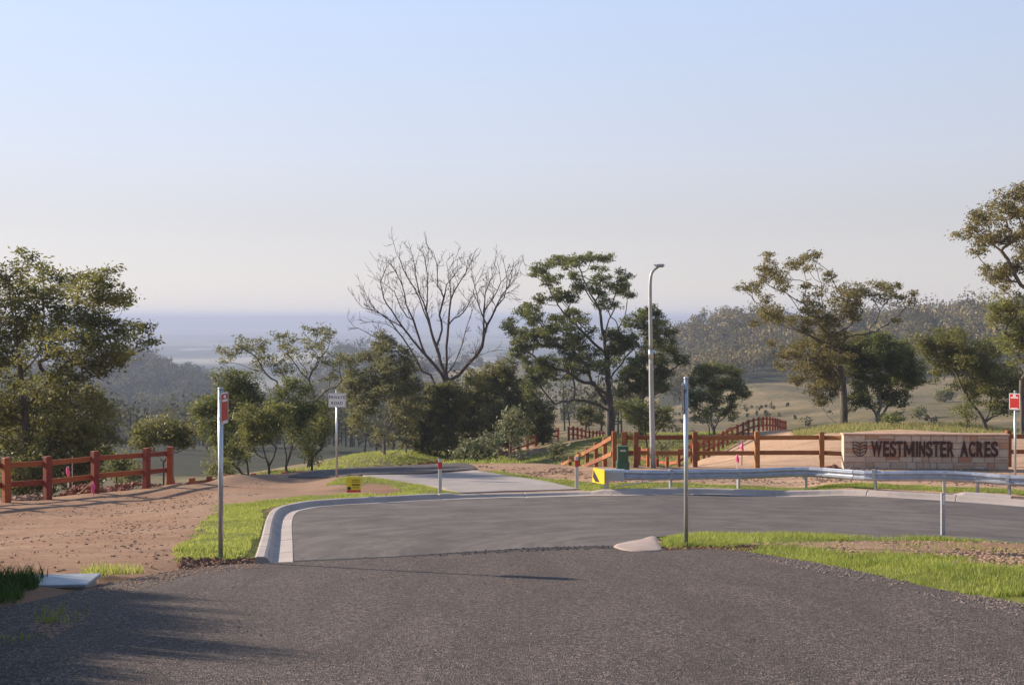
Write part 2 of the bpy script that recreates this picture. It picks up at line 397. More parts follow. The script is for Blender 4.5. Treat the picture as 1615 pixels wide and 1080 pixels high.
kerb_px = [(462,887),(461.5,868),(461,850),(460,832),(461,820),(464,812),(472,806),(490,801.5),(520,798),(600,793),(700,788),(800,785),(915,782),(1000,781),(1150,780.5),(1300,782),(1400,784.5),(1480,789),(1590,797),(1700,806),(1850,820)]
kerb_line = catmull(drop(kerb_px), 6)
seam_px = [(462,887),(600,881),(720,874),(850,867),(967,863.5)]
nose_px = [(967,863.5),(975,858),(990,854.5),(1012,851),(1028,846.5)]
isl_far_px = [(1060,844),(1100,842.5),(1200,843.5),(1300,846),(1490,851),(1615,857),(1850,870)]
isl_near_px = [(1850,1000),(1615,955),(1500,934),(1400,913),(1290,890),(1200,874),(1150,868),(1100,867),(1042,869)]
seam = drop(seam_px); nose = catmull(drop(nose_px), 4); isl_far = catmull(drop(isl_far_px), 6); isl_near = catmull(drop(isl_near_px), 6)
cul_poly = np.array(list(kerb_line)+list(isl_far[::-1])+list(nose[::-1])[0:]+list(seam[::-1])[1:-1])
road_left = drop([(403,889),(340,893),(290,901),(210,912),(140,929),(60,948),(-60,972)])
rl_end = (road_left[-1][0]+1.2, 6.0)
road_poly = np.array(list(seam)+[march(1005, 870, Hb)]+list(isl_near[::-1])+[(9.5, 6.0), (9.5, -20), (-6.0, -20), rl_end]+list(road_left[::-1]))
island_poly = np.array(list(isl_far)+list(isl_near)+list(nose[::-1][:6]))

def inpoly(px, py, poly):
    px = np.asarray(px, float); py = np.asarray(py, float); c = np.zeros(px.shape, bool); n = len(poly); j = n-1
    for i in range(n):
        xi, yi = poly[i]; xj, yj = poly[j]
        if yi != yj:
            c ^= ((yi > py) != (yj > py)) & (px < (xj-xi)*(py-yi)/(yj-yi)+xi)
        j = i
    return c
def dist_line(px, py, line):
    best = np.full(np.shape(px), 1e9)
    for (x0, y0), (x1, y1) in zip(line[:-1], line[1:]):
        dx, dy = x1-x0, y1-y0; L = dx*dx+dy*dy+1e-12
        t = np.clip(((px-x0)*dx+(py-y0)*dy)/L, 0, 1)
        best = np.minimum(best, np.hypot(px-x0-t*dx, py-y0-t*dy))
    return best
def Hoff(x, y):
    o = np.zeros(len(x)); m = (x > -22) & (x < 26) & (y > -22) & (y < 45)
    if m.any():
        a, b = x[m], y[m]
        ins = inpoly(a, b, cul_poly) | inpoly(a, b, road_poly)
        dk = dist_line(a, b, kerb_line)
        dl = np.minimum(dist_line(a, b, np.array(list(cul_poly)+[cul_poly[0]])), dist_line(a, b, np.array(list(road_poly)+[road_poly[0]])))
        kr = -.10+.185*sstep(.34, .56, dk)
        vr = -.03+.09*sstep(.0, .8, dl)
        oo = np.where(dk < dl+.03, kr, vr)
        fade = 1-sstep(2.0, 7.0, dl)
        oo = np.where(dk < dl+.03, oo, oo)*1.0
        o[m] = np.where(ins, -.09, oo*np.where(oo > 0, fade, 1))
    return o
def H(x, y):
    x = np.atleast_1d(np.asarray(x, float)); y = np.atleast_1d(np.asarray(y, float))
    return Hb(x, y)+Hoff(x, y)
def gz(x, y): return float(H([x], [y])[0])
def gd(u, d):
    x = (u-UC)/F*d; return Vector((x, d, gz(x, d)))
def at(u, v):
    x, y = march(u, v, H); return Vector((x, y, gz(x, y)))

# ------------------------------------------------------------------ ground sheet
def axis(lo, hi, step, end, g):
    a = list(np.arange(lo, hi+1e-6, step)); s = step; v = hi
    while v < end: s = min(s*g, 1500); v += s; a.append(v)
    return a
xs = axis(0, 19, .25, 16000, 1.045); xs = np.array([-v for v in xs[::-1][:-1]]+xs)
ys_f = axis(5, 48, .25, 20000, 1.035); ys_b = []; v = 5; s = .25
while v > -60: s *= 1.15; v -= s; ys_b.append(v)
ys = np.array(ys_b[::-1]+ys_f)
GX, GY = np.meshgrid(xs, ys); gx = GX.ravel(); gy = GY.ravel()
gzv = H(gx, gy)
# zone masks, from plan polygons
def zone(poly, a=gx, b=gy): return inpoly(a, b, np.array(poly))
def zpx(pts): return drop(pts)
def zd(pts): return [((u-UC)/F*d, d) for u, d in pts]
grass_zones = []
gz_left = zpx([(283,891),(300,852),(345,802),(400,797),(470,787),(560,784),(640,781),(618,770),(590,762),(560,768),(515,766),(530,755),(572,752),(640,762),(700,776),(730,783),(690,787),(560,792),(470,800),(425,806),(418,830),(404,887)])
gz_right = zpx([(745,741),(790,743),(860,756),(960,766),(1100,766),(1330,767),(1600,774),(1800,785),(1800,800),(1600,784),(1330,775),(1000,777),(925,778),(860,766),(800,753)])
grass_zones += [gz_left, gz_right]
gz_bank = zd([(395,56),(440,55),(520,66),(620,80),(720,96),(760,112),(700,118),(560,100),(430,76),(380,60)])
gz_valley = zd([(700,50),(760,50),(800,56),(900,70),(960,82),(1080,70),(1150,80),(1180,96),(1090,110),(950,100),(820,92),(740,96),(700,84)])
gz_crest = zd([(1250,70),(1340,66),(1420,68),(1530,64),(1640,54),(1760,54),(1760,90),(1250,100)])
gz_shrub = zd([(690,44),(780,44.5),(860,47),(1000,46),(960,60),(800,58),(700,52)])
grass_zones += [gz_bank, gz_valley, gz_crest, gz_shrub]
g = np.zeros(len(gx))
for z_ in grass_zones: g = np.maximum(g, zone(z_)*1.0)
isl = zone(island_poly); g = np.maximum(g, isl*.80)
isl_dirt = zpx([(1150,864),(1290,861),(1450,858),(1700,864),(1700,905),(1560,900),(1500,893),(1560,886),(1450,883),(1330,878),(1250,868)])
g = np.where(zone(isl_dirt), .33, g)
rr = np.hypot(gx, gy)
past = sstep(95, 135, rr)*(1-0)                          # pasture beyond the near ground
past = np.maximum(past, sstep(45, 60, rr)*(gx < -9))
dirt_r = zone(zd([(1200,41),(1900,41),(1900,60),(1300,80),(1250,104),(1180,100),(1150,75)]))
past = np.where(dirt_r, 0, np.maximum(past, zone(zd([(850,60),(1080,60),(1150,80),(1210,130),(850,130)]))*.85))
uu = UC+gx/np.maximum(gy, 1)*F
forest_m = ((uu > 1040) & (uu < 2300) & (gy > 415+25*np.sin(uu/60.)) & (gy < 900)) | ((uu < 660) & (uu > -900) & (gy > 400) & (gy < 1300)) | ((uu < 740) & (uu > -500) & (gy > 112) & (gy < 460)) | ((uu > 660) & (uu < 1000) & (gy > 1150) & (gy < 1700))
plain_m = sstep(1500, 2300, rr)
dry_m = sstep(-4, 9, gx)*(rr < 140)*(gy > 30)*.9
nx, ny = len(xs), len(ys)
ii = np.arange(nx*ny).reshape(ny, nx)
quads = np.stack([ii[:-1, :-1], ii[:-1, 1:], ii[1:, 1:], ii[1:, :-1]], -1).reshape(-1, 4)

def ground_material():
    m, n, b, o = newmat('ground_soil_and_grass'); p = pos(n)
    n1 = noise(n, .45, 6, .65, p); n2 = noise(n, 5.5, 6, .7, p); n3 = noise(n, 38, 4, .65, p)
    dirt = ramp(n, n1, [(.3, (.24, .132, .078)), (.5, (.315, .185, .112)), (.72, (.39, .24, .150))])
    dirt = mix(n, attr(n, 'dry'), dirt, ramp(n, n1, [(.3, (.50, .310, .190)), (.7, (.66, .44, .275))]))
    dirt = mix(n, ramp(n, n2, [(.36, .55), (.52, 0.0)]), dirt, (.17, .095, .062))
    dirt = mix(n, ramp(n, n3, [(.60, 0.0), (.72, .5)]), dirt, (.47, .34, .24))
    st_ = noise(n, 1.0, 5, .7, mapping(n, p, (.22, 1.5, 1), (0, 0, .12)))
    dirt = mix(n, ramp(n, st_, [(.36, .50), (.52, 0.0)]), dirt, (.19, .105, .070))
    dirt = mix(n, ramp(n, noise(n, .22, 4, .6, p), [(.45, 0.0), (.62, .35)]), dirt, (.30, .215, .155))
    gr = ramp(n, n2, [(.3, (.085, .092, .022)), (.6, (.17, .18, .036)), (.8, (.28, .26, .08))])
    gm = attr(n, 'grass'); nn = mth(n, 'MULTIPLY', mth(n, 'SUBTRACT', mth(n, 'ADD', mth(n, 'MULTIPLY', n2, .6), mth(n, 'MULTIPLY', noise(n, 1.6, 4, .6, p), .4)), .5), 1.9)
    gmask = ramp(n, mth(n, 'ADD', gm, nn), [(.42, 0.0), (.58, 1.0)])
    c = mix(n, gmask, dirt, gr)
    # pasture
    pn = noise(n, .035, 6, .6, p); pn2 = noise(n, .6, 5, .65, p)
    pc = ramp(n, pn, [(.38, (.095, .078, .036)), (.5, (.185, .145, .066)), (.62, (.30, .215, .110))])
    pc = mix(n, ramp(n, pn2, [(.35, .6), (.55, 0.0)]), pc, (.06, .065, .03))
    terr = N(n, 'ShaderNodeTexWave', wave_type='BANDS', bands_direction='Z'); terr.inputs['Scale'].default_value = .30; terr.inputs['Distortion'].default_value = 5; terr.inputs['Detail'].default_value = 3
    terr.inputs['Detail Scale'].default_value = .4; n.links.new(p, terr.inputs['Vector'])
    pc = mix(n, ramp(n, terr.outputs['Fac'], [(.55, 0.0), (.9, .40)]), pc, (.17, .135, .09))
    c = mix(n, attr(n, 'pasture'), c, pc)
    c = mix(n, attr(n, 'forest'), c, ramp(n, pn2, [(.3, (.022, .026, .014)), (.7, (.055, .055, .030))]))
    v = N(n, 'ShaderNodeTexVoronoi'); v.inputs['Scale'].default_value = .0016; n.links.new(mapping(n, p, (1, .45, 1)), v.inputs['Vector'])
    sep = N(n, 'ShaderNodeSeparateColor'); n.links.new(v.outputs['Color'], sep.inputs[0])
    fld = ramp(n, sep.outputs[0], [(0, (.02, .03, .02)), (.4, (.16, .17, .09)), (.7, (.30, .28, .18)), (1, (.42, .38, .28))])
    fld = mix(n, ramp(n, noise(n, .0012, 6, .7, p), [(.42, 0.0), (.52, 1.0)]), fld, (.03, .045, .03))
    c = mix(n, attr(n, 'plain'), c, fld)
    n.links.new(c, b.inputs['Base Color']); b.inputs['Roughness'].default_value = .95; b.inputs['Specular IOR Level'].default_value = .15
    hb = mth(n, 'ADD', mth(n, 'MULTIPLY', n2, .7), mth(n, 'MULTIPLY', n3, .3))
    bump(n, hb, .55, .05, b); return m
M['ground'] = ground_material()
micro = fbm(gx, gy, 1.6, 21, 3)*.07*(1-sstep(60, 90, rr))
asph = zone(cul_poly) | zone(road_poly)
dk_ = dist_line(gx, gy, kerb_line)
gzv = gzv+np.where(asph | (dk_ < .8), 0, micro)
ground = mesh_np('ground', np.stack([gx, gy, gzv], 1), quads, M['ground'], attrs={'grass': g, 'pasture': past, 'forest': forest_m*1.0, 'plain': plain_m, 'dry': dry_m}, smooth=True)
tag(ground, kind='structure')

# ------------------------------------------------------------------ conforming sheets (asphalt, driveway)
def clip(poly, ax, val, keep_greater):
    out = []
    for i in range(len(poly)):
        a = poly[i]; b = poly[(i+1) % len(poly)]
        ia = (a[ax] >= val) if keep_greater else (a[ax] <= val); ib = (b[ax] >= val) if keep_greater else (b[ax] <= val)
        if ia: out.append(a)
        if ia != ib:
            t = (val-a[ax])/(b[ax]-a[ax]); out.append((a[0]+(b[0]-a[0])*t, a[1]+(b[1]-a[1])*t))
    return out
def sheet(name, poly, zf, mat, step=.5, kind='structure', drop_edge=.12):
    poly = [tuple(map(float, p)) for p in poly]
    area = sum(poly[i-1][0]*poly[i][1]-poly[i][0]*poly[i-1][1] for i in range(len(poly)))
    if area < 0: poly = poly[::-1]
    arr = np.array(poly); x0, y0 = np.floor(arr.min(0)/step)*step; x1, y1 = arr.max(0)
    V = {}; vs = []; fs = []
    def vid(p):
        k = (round(p[0], 4), round(p[1], 4))
        if k not in V: V[k] = len(vs); vs.append(p)
        return V[k]
    x = x0
    while x < x1:
        col = clip(clip(poly, 0, x, True), 0, x+step, False) if True else poly
        if len(col) >= 3:
            cy = np.array(col); ya = math.floor(cy[:, 1].min()/step)*step; yb = cy[:, 1].max(); y = ya
            while y < yb:
                c = clip(clip(col, 1, y, True), 1, y+step, False)
                ids = []
                for p in c:
                    k = vid(p)
                    if not ids or ids[-1] != k: ids.append(k)
                if len(ids) > 1 and ids[0] == ids[-1]: ids.pop()
                if len(set(ids)) >= 3 and len(set(ids)) == len(ids):
                    ar = abs(sum(vs[ids[i-1]][0]*vs[ids[i]][1]-vs[ids[i]][0]*vs[ids[i-1]][1] for i in range(len(ids))))
                    if ar > 1e-7: fs.append(ids)
                elif len(ids) >= 3:
                    fs.append(list(dict.fromkeys(ids)))
                y += step
        x += step
    a = np.array(vs); z = zf(a[:, 0], a[:, 1])
    verts = [(p[0], p[1], q) for p, q in zip(vs, z)]
    # skirt
    k = len(verts)
    n = len(poly); rim = []
    for i in range(n):
        a0, a1 = poly[i], poly[(i+1) % n]; m = max(1, int(math.hypot(a1[0]-a0[0], a1[1]-a0[1])/step))
        for j in range(m): rim.append((a0[0]+(a1[0]-a0[0])*j/m, a0[1]+(a1[1]-a0[1])*j/m))
    ra = np.array(rim); rz = zf(ra[:, 0], ra[:, 1])
    for p, q in zip(rim, rz): verts += [(p[0], p[1], q), (p[0], p[1], q-drop_edge)]
    for i in range(len(rim)):
        j = (i+1) % len(rim); fs.append([k+2*i, k+2*i+1, k+2*j+1, k+2*j])
    me = bpy.data.meshes.new(name); me.from_pydata(verts, [], fs); me.materials.append(mat)
    me.polygons.foreach_set('use_smooth', [True]*len(fs)); me.update()
    o = bpy.data.objects.new(name, me); C.objects.link(o); tag(o, kind=kind); return o

sheet('cul_de_sac_road', cul_poly, lambda x, y: Hb(x, y), M['asphalt_new'])
wob = lambda x, y: Hb(x, y)+.014
sheet('road', road_poly, wob, M['asphalt_old'])
drive_px = [(572,751),(745,742.5),(772,746),(800,751.5),(860,763),(915,776.5),(900,777.3),(800,780),(727,783),(690,773),(640,763)]
sheet('driveway', drop(drive_px), lambda x, y: H(x, y)+.035, M['concrete_drive'], .25)
track_px = [(455,752),(490,744),(560,738.5),(640,735),(720,731),(745,735),(752,741),(700,744.5),(572,750.2),(520,753)]
sheet('gravel_track', drop(track_px), lambda x, y: H(x, y)+.045, M['gravel'], .25)

# kerb and gutter
def kerb(line, prof, name, dips):
    line = np.array(line); n = len(line); vs = []; fs = []
    tan = np.gradient(line, axis=0); tan /= np.linalg.norm(tan, axis=1)[:, None]
    nor = np.stack([-tan[:, 1], tan[:, 0]], 1)      # left of travel = outward
    # resample finely
    zl = Hb(line[:, 0], line[:, 1])
    k = len(prof)
    for i in range(n):
        ar = line[i, 0] > -1.6 and line[i, 0] < 2.4 and line[i, 1] > 26
        for (o, h) in prof:
            hh = h*(.55 if (ar and h > .02) else 1)
            q = line[i]+nor[i]*o; vs.append((q[0], q[1], zl[i]+hh-(dips[i] if h > -.05 else 0)+(math.sin(i*1.7)+math.sin(i*.61))*.0015))
    for i in range(n-1):
        for j in range(k-1): fs.append((i*k+j, i*k+j+1, (i+1)*k+j+1, (i+1)*k+j))
    fs.append(tuple(range(k))); fs.append(tuple(range((n-1)*k, n*k))[::-1])
    me = bpy.data.meshes.new(name); me.from_pydata(vs, [], fs); me.materials.append(M['concrete']); me.update()
    o = bpy.data.objects.new(name, me); C.objects.link(o); return tag(o, kind='structure')
kd = np.concatenate([[0], np.cumsum(np.hypot(*np.diff(kerb_line, axis=0).T))])
kt = []; kdip = []
for q_ in np.arange(0, kd[-1], .3):
    if abs((q_+.6) % 2.4) < .02: kt += [q_-.02, q_-.010, q_+.010, q_+.02]; kdip += [0, .022, .022, 0]
    else: kt.append(q_); kdip.append(0)
kt = np.maximum(np.array(kt), 0)
kl = np.stack([np.interp(kt, kd, kerb_line[:, 0]), np.interp(kt, kd, kerb_line[:, 1])], 1)
kerb(kl, [(0, -.10), (0, .006), (.26, -.014), (.30, -.010), (.335, .035), (.37, .085), (.41, .105), (.51, .110), (.54, .10), (.54, -.1)], 'kerb', kdip)

# rounded concrete nose at the tip of the island
def nose_mesh():
    outer = [(967,863.5),(973,859),(990,855),(1010,851.5),(1024,847),(1034,847.5),(1043,856),(1046,868),(1030,870.5),(1000,870.5),(980,868)]
    pts = catmull([march(u, v, Hb) for u, v in outer+[outer[0]]], 4)[:-1]; c = pts.mean(0)+np.array([.22, .05])
    vs = []; rings = [(1.0, -.05), (1.0, .015), (.9, .03), (.72, .04), (.5, .06), (.25, .07)]
    for sc, h in rings:
        q = c+(pts-c)*sc; z = Hb(q[:, 0], q[:, 1]); vs += [(a, b, w+h) for (a, b), w in zip(q, z)]
    n = len(pts); fs = [(i*n+j, i*n+(j+1) % n, (i+1)*n+(j+1) % n, (i+1)*n+j) for i in range(len(rings)-1) for j in range(n)]
    fs.append(tuple(range((len(rings)-1)*n, len(rings)*n)))
    me = bpy.data.meshes.new('kerb_nose'); me.from_pydata(vs, [], fs); me.materials.append(concrete('worn_pink_concrete', (.36, .275, .235), 2.0)); me.polygons.foreach_set('use_smooth', [True]*len(fs))
    o = bpy.data.objects.new('kerb_nose', me); C.objects.link(o); tag(o, kind='structure')
nose_mesh()
#==PART2==

M['tar'] = simple('bitumen_joint', (.030, .025, .024), .8, 0, .3, 20)
def seam_strip():
    q = catmull(seam, 12); rs = np.random.default_rng(2); n = len(q); w = .035+.05*np.abs(fbm(q[:, 0], q[:, 1], .5, 91, 3))*3*np.linspace(.5, 1.4, n)
    off = fbm(q[:, 0], q[:, 1], .8, 92, 3)*.14; vs = []; z = Hb(q[:, 0], q[:, 1])+.0185
    for i in range(n): vs += [(q[i, 0], q[i, 1]+off[i]-w[i], z[i]), (q[i, 0], q[i, 1]+off[i]+w[i], z[i])]
    i = np.arange(n-1)[:, None]*2; f = np.concatenate([i, i+2, i+3, i+1], 1)
    tag(mesh_np('road_joint', vs, f, M['tar']), kind='structure')
seam_strip()
# ------------------------------------------------------------------ timber fences
def fence(name, posts, hts, mat, label, group=None, ph=1.3, pw=.18, rails=(1.08, .52), rh=.155, rt=.055, side=-1, sink=.3, rail_gap=(), skip=()):
    """posts: list of (x,y,z_ground)"""
    root = empty(name, posts[0], label, 'fence', group)
    P_ = [Vector(p) for p in posts]
    for i, p in enumerate(P_):
        if i in skip: continue
        t = (P_[min(i+1, len(P_)-1)]-P_[max(i-1, 0)]); a = math.atan2(t.y, t.x)+random.uniform(-.03, .03)
        mb = MB(); h = (hts[i] if hts else ph)+random.uniform(-.015, .02)
        mb.box((p.x, p.y, p.z+(h-sink)/2), (pw, pw, h+sink), Matrix.Rotation(a, 3, 'Z') @ Matrix.Rotation(random.uniform(-.012, .012), 3, 'X'), .012)
        mb.build('post', mat, root)
    for i in range(len(P_)-1):
        if i in rail_gap: continue
        a, b = P_[i], P_[i+1]; t = b-a; tn = Vector((t.x, t.y, 0)).normalized(); nrm = Vector((tn.y, -tn.x, 0))*side*-1
        off = nrm*(pw/2+rt/2-.012)
        for r in rails:
            ha = (hts[i]-ph if hts else 0); hb = (hts[i+1]-ph if hts else 0)
            p0 = a+off+Vector((0, 0, r+ha+random.uniform(-.012, .012))); p1 = b+off+Vector((0, 0, r+hb+random.uniform(-.012, .012)))
            d = (p1-p0); L = d.length; x = d.normalized(); y = Vector((0, 0, 1)).cross(x).normalized(); z = x.cross(y)
            Mx = Matrix((x, y, z)).transposed(); mb = MB(); mb.box((p0+p1)/2, (L-.004, rt, rh), Mx, .006); mb.build('rail', mat, root)
    return root

lp = [gd(u, d) for u, d in [(-130,29.2),(-62,30.3),(10,31.5),(75,32.5),(150,34),(231,35.5),(268,37)]]
tops = [(303,752,40),(330,750,43),(357,747.5,46),(400,745,49),(449,743,52),(471,742.3,54.5),(491,741.5,57),(510,740,59.5),(548,737.5,62),(565,736,64),(582,735,66.5),(598,734,69),(616,733,71.5),(632,731,74),(646,730,76.5),(661,728,79),(675,727,81.5),(689,725,84),(703,723.5,86.5),(715,722,89),(734,716,91.5),(756,711,93.5),(777,705,95.5),(790,701,97),(804,697,98.5),(818,692.5,100),(832,688.5,101.5),(844,684,103),(856,680,104),(868,677,105),(880,674,106)]
down = [Vector(P(282, 761, 39.0))-Vector((0, 0, 1.32))]+[Vector(P(u, v, d))-Vector((0, 0, 1.32)) for u, v, d in tops]
fence('timber_fence', lp+down, None, M['wood_red'], 'long red timber fence, full height on the left, then only post tops behind the driveway', side=1, pw=.19)

rp = [gd(u, 40) for u in (1003, 1096, 1194, 1296)]+[gd(1332, 39.5)]
fence('timber_fence', [gd(985, 40.2)]+rp, None, M['wood_brown'], 'brown timber fence behind the guardrail, running to the left end of the wall', side=1, pw=.175, skip=(5,))
dp = [gd(969, 39.8)]+[Vector(P(u, v, d))-Vector((0, 0, 1.3)) for u, v, d in [(954,690,42.6),(940,698,45.1),(926,706,47.6),(912,713,50.2),(899,720,52.8),(888,726.5,55.4),(879,733,58)]]
fence('timber_fence', dp, None, M['wood_brown'], 'sunlit orange timber fence dropping steeply downhill just left of the green cabinet', side=1, pw=.16)
hump = catmull([((u-UC)/F*d, d) for u, d in [(1008,76),(1038,71),(1066,67),(1084,65.5),(1102,69),(1130,77),(1152,84),(1175,90),(1206,99),(1226,109),(1240,119)]], 10)
hd = np.concatenate([[0], np.cumsum(np.hypot(*np.diff(hump, axis=0).T))]); ht = np.arange(0, hd[-1], 2.4)
hp = [Vector((a, b, gz(a, b))) for a, b in zip(np.interp(ht, hd, hump[:, 0]), np.interp(ht, hd, hump[:, 1]))]
fence('timber_fence', hp, None, M['wood_red'], 'far red timber fence curving up and over the grassy hump right of the round tree', side=1, pw=.17)
fp = [((u-UC)/F*d, d) for u, d in [(897,104),(925,113),(962,128)]]; fl = catmull(fp, 8)
fd = np.concatenate([[0], np.cumsum(np.hypot(*np.diff(fl, axis=0).T))]); ft = np.arange(0, fd[-1], 2.2)
fence('timber_fence', [Vector((a, b, gz(a, b))) for a, b in zip(np.interp(ft, fd, fl[:, 0]), np.interp(ft, fd, fl[:, 1]))], None, M['wood_red'], 'short far timber fence in the dip, ending at the tallest middle gum tree', side=1, pw=.2)
fence('timber_fence', [gd(1590, 40.2), gd(1680, 40.4), gd(1770, 40.5)], None, M['wood_brown'], 'timber fence with pinkish rails starting at the right end of the stone wall', side=1)

# ------------------------------------------------------------------ guardrail
gline = catmull([tuple(at(u, v)[:2]) for u, v in [(946,772.5),(1000,771.5),(1056,771),(1163,771),(1270,771),(1379,772),(1487,775),(1540,778),(1590,782.5),(1660,789),(1760,800)]], 8)
gdist = np.concatenate([[0], np.cumsum(np.hypot(*np.diff(gline, axis=0).T))])
def gpt(s): 
    x = float(np.interp(s, gdist, gline[:, 0])); y = float(np.interp(s, gdist, gline[:, 1])); return Vector((x, y, gz(x, y)))
gr = empty('guardrail', gpt(0), 'long galvanised steel guardrail along the far kerb in front of the stone wall', 'guardrail')
wprof = [(a_, b_*.95) for a_, b_ in [(0, .155), (.025, .150), (.030, .135), (.075, .105), (.080, .075), (.030, .035), (.012, .0), (.030, -.035), (.080, -.075), (.075, -.105), (.030, -.135), (.025, -.150), (0, -.155)]]
def wbeam(s0, s1, name, mat, prof=wprof, front=.09, lift=.45, thick=.006):
    ss = np.linspace(s0, s1, max(3, int((s1-s0)/.4))); vs = []; fs = []; k = len(prof)*2
    for i, s in enumerate(ss):
        p = gpt(s); q = gpt(min(s+.05, gdist[-1])); p0 = gpt(max(s-.05, 0)); t = (q-p0); t.z = 0; t.normalize(); nr = Vector((t.y, -t.x, 0))
        zs = np.mean([gpt(max(0, min(gdist[-1], s+e))).z for e in (-2, -1, 0, 1, 2)])
        for o, h in prof: vs.append((p.x+nr.x*(o+front), p.y+nr.y*(o+front), zs+lift+h))
        for o, h in prof[::-1]: vs.append((p.x+nr.x*(o+front-thick), p.y+nr.y*(o+front-thick), zs+lift+h))
    for i in range(len(ss)-1):
        for j in range(k): fs.append((i*k+j, i*k+(j+1) % k, (i+1)*k+(j+1) % k, (i+1)*k+j))
    fs += [tuple(range(k)), tuple(range((len(ss)-1)*k, len(ss)*k))]
    mb = MB(); mb.add(vs, fs); return mb.build(name, mat, gr, smooth=False)
L_ = gdist[-1]; nb = max(1, round(L_/4.0)); 
for i in range(nb): wbeam(.35+(L_-.35)*i/nb, .35+(L_-.35)*(i+1)/nb+(.16 if i < nb-1 else 0), 'rail_beam', M['galv_rail'], front=.09+(.004 if i % 2 else 0))
for i, (u, v) in enumerate([(957,772.5),(1056,771),(1163,771),(1270,771),(1379,772),(1487,775),(1540,778),(1590,782.5),(1650,788),(1720,796)]):
    p = at(u, v); k = np.argmin(np.hypot(gline[:, 0]-p.x, gline[:, 1]-p.y)); p = Vector((*gline[k], gz(*gline[k])))
    t = gline[min(k+1, len(gline)-1)]-gline[max(k-1, 0)]; a = math.atan2(t[1], t[0]); Rm = Matrix.Rotation(a, 3, 'Z'); mb = MB()
    mb.box(p+Vector((0, 0, .15)), (.16, .12, .80), Rm) if i == 0 else None
    if i:
        mb.box(p+Vector((0, 0, .15)), (.006, .11, .86), Rm)
        for sy in (-1, 1): mb.box(p+Rm @ Vector((.03, sy*.056, .15)), (.065, .006, .86), Rm)
        mb.box(p+Rm @ Vector((0, -.10, .45)), (.10, .09, .28), Rm)      # offset block
    mb.build('rail_post', M['galv'], gr)
    if i:
        b2 = MB(); b2.box(p+Rm @ Vector((0, -.145-.02, .45)), (.03, .04, .03), Rm); b2.build('bolt', M['galv'], gr)
# end box, yellow marker plate, cable stay
e0 = gpt(0.0); e1 = gpt(.9); t = (e1-e0); t.z = 0; t.normalize(); Rm = Matrix((t, Vector((-t.y, t.x, 0)), Vector((0, 0, 1)))).transposed()
mb = MB(); mb.box(e0+Rm @ Vector((.42, -.19, .44)), (.62, .05, .27), Rm, .01); mb.build('end_box', M['galv'], gr)
mb = MB(); mb.box(e0+Rm @ Vector((.34, -.02, .59)), (.75, .30, .035), Rm, .01); mb.build('end_cap', M['galv_rail'], gr)
ym = MB(); ps = [(-.33, -.21), (.22, -.21), (.22, .21), (-.28, .21)]
mk = e0+Rm @ Vector((.02, -.24, .44)); Mt = Matrix.Translation(mk) @ (Rm.to_4x4()) @ Matrix.Rotation(R(-44), 4, 'Z')
ym.prism(ps, Mt, .025); yo = ym.build('marker_plate', M['yellow'], gr)
bs = MB(); bs.prism([(-.26, .15), (.01, -.17), (-.17, -.18), (-.285, -.06)], Mt @ Matrix.Translation((0, -.015, 0)), .006); bs.build('black_chevron', M['black'], yo)
for o in [yo.children[0]] if yo.children else []: pass
p0 = at(958, 771); p1 = gpt(2.2)+Vector((0, -.1, .36))
mb = MB(); mb.tube([p0+Vector((.15, 0, .06)), p1], .014, 6); mb.build('stay_cable', M['galv'], gr)

# kerb inlet lintel at the right end of the far kerb
ip = [at(u, v) for u, v in [(1497,786.5),(1520,787.5),(1545,789),(1570,790.5),(1594,792.5)]]
kr_ = empty('kerb_inlet', ip[0], 'raised pale concrete drain inlet lintel set in the far kerb at the right', 'kerb inlet')
mb = MB(); pr = [(-.16, -.1), (-.17, .04), (-.06, .17), (0, .19), (.22, .19), (.24, -.1)]; vs = []; fs = []
tt = (ip[-1]-ip[0]); tt.z = 0; tt.normalize(); nn = Vector((-tt.y, tt.x, 0)); k = len(pr)
for i, p in enumerate(ip):
    zb = float(Hb([p.x], [p.y])[0]); s_ = .45 if i in (0,) else 1
    for o, h in pr: q = p+nn*(o+.12); vs.append((q.x, q.y, zb+(h*s_ if h > 0 else h)))
for i in range(len(ip)-1):
    for j in range(k): fs.append((i*k+j, i*k+(j+1) % k, (i+1)*k+(j+1) % k, (i+1)*k+j))
fs += [tuple(range(k)), tuple(range((len(ip)-1)*k, len(ip)*k))]; mb.add(vs, fs); mb.build('lintel', M['concrete'], kr_)
mb = MB(); q = ip[-1]+tt*.45+nn*.1; mb.box((q.x, q.y, float(Hb([q.x], [q.y])[0])+.03), (.75, .12, .10), Matrix.Rotation(math.atan2(tt.y, tt.x), 3, 'Z')); mb.build('drain_slot', M['black'], kr_)

# ------------------------------------------------------------------ lettering
def text_mesh(name, s, size, mat, M4, parent, ext=.01, offset=0.0, sx=1.0, space=1.0):
    cu = bpy.data.curves.new(name, 'FONT'); cu.body = s; cu.size = size; cu.extrude = ext; cu.offset = offset; cu.align_x = 'CENTER'; cu.align_y = 'CENTER'
    cu.space_character = space; cu.space_line = .85
    to = bpy.data.objects.new('tmp', cu); C.objects.link(to); dg = bpy.context.evaluated_depsgraph_get()
    me = bpy.data.meshes.new_from_object(to.evaluated_get(dg)); bpy.data.objects.remove(to); bpy.data.curves.remove(cu)
    # text lies in XY facing +Z: stand it up facing -Y
    T = M4 @ Matrix.Rotation(R(90), 4, 'X') @ Matrix.Diagonal((sx, 1, 1, 1))
    me.transform(T)
    if parent is not None: me.transform(Matrix.Translation(-wloc(parent)))
    me.materials.clear(); me.materials.append(mat); me.name = name
    o = bpy.data.objects.new(name, me); C.objects.link(o)
    if parent is not None: o.parent = parent
    return o

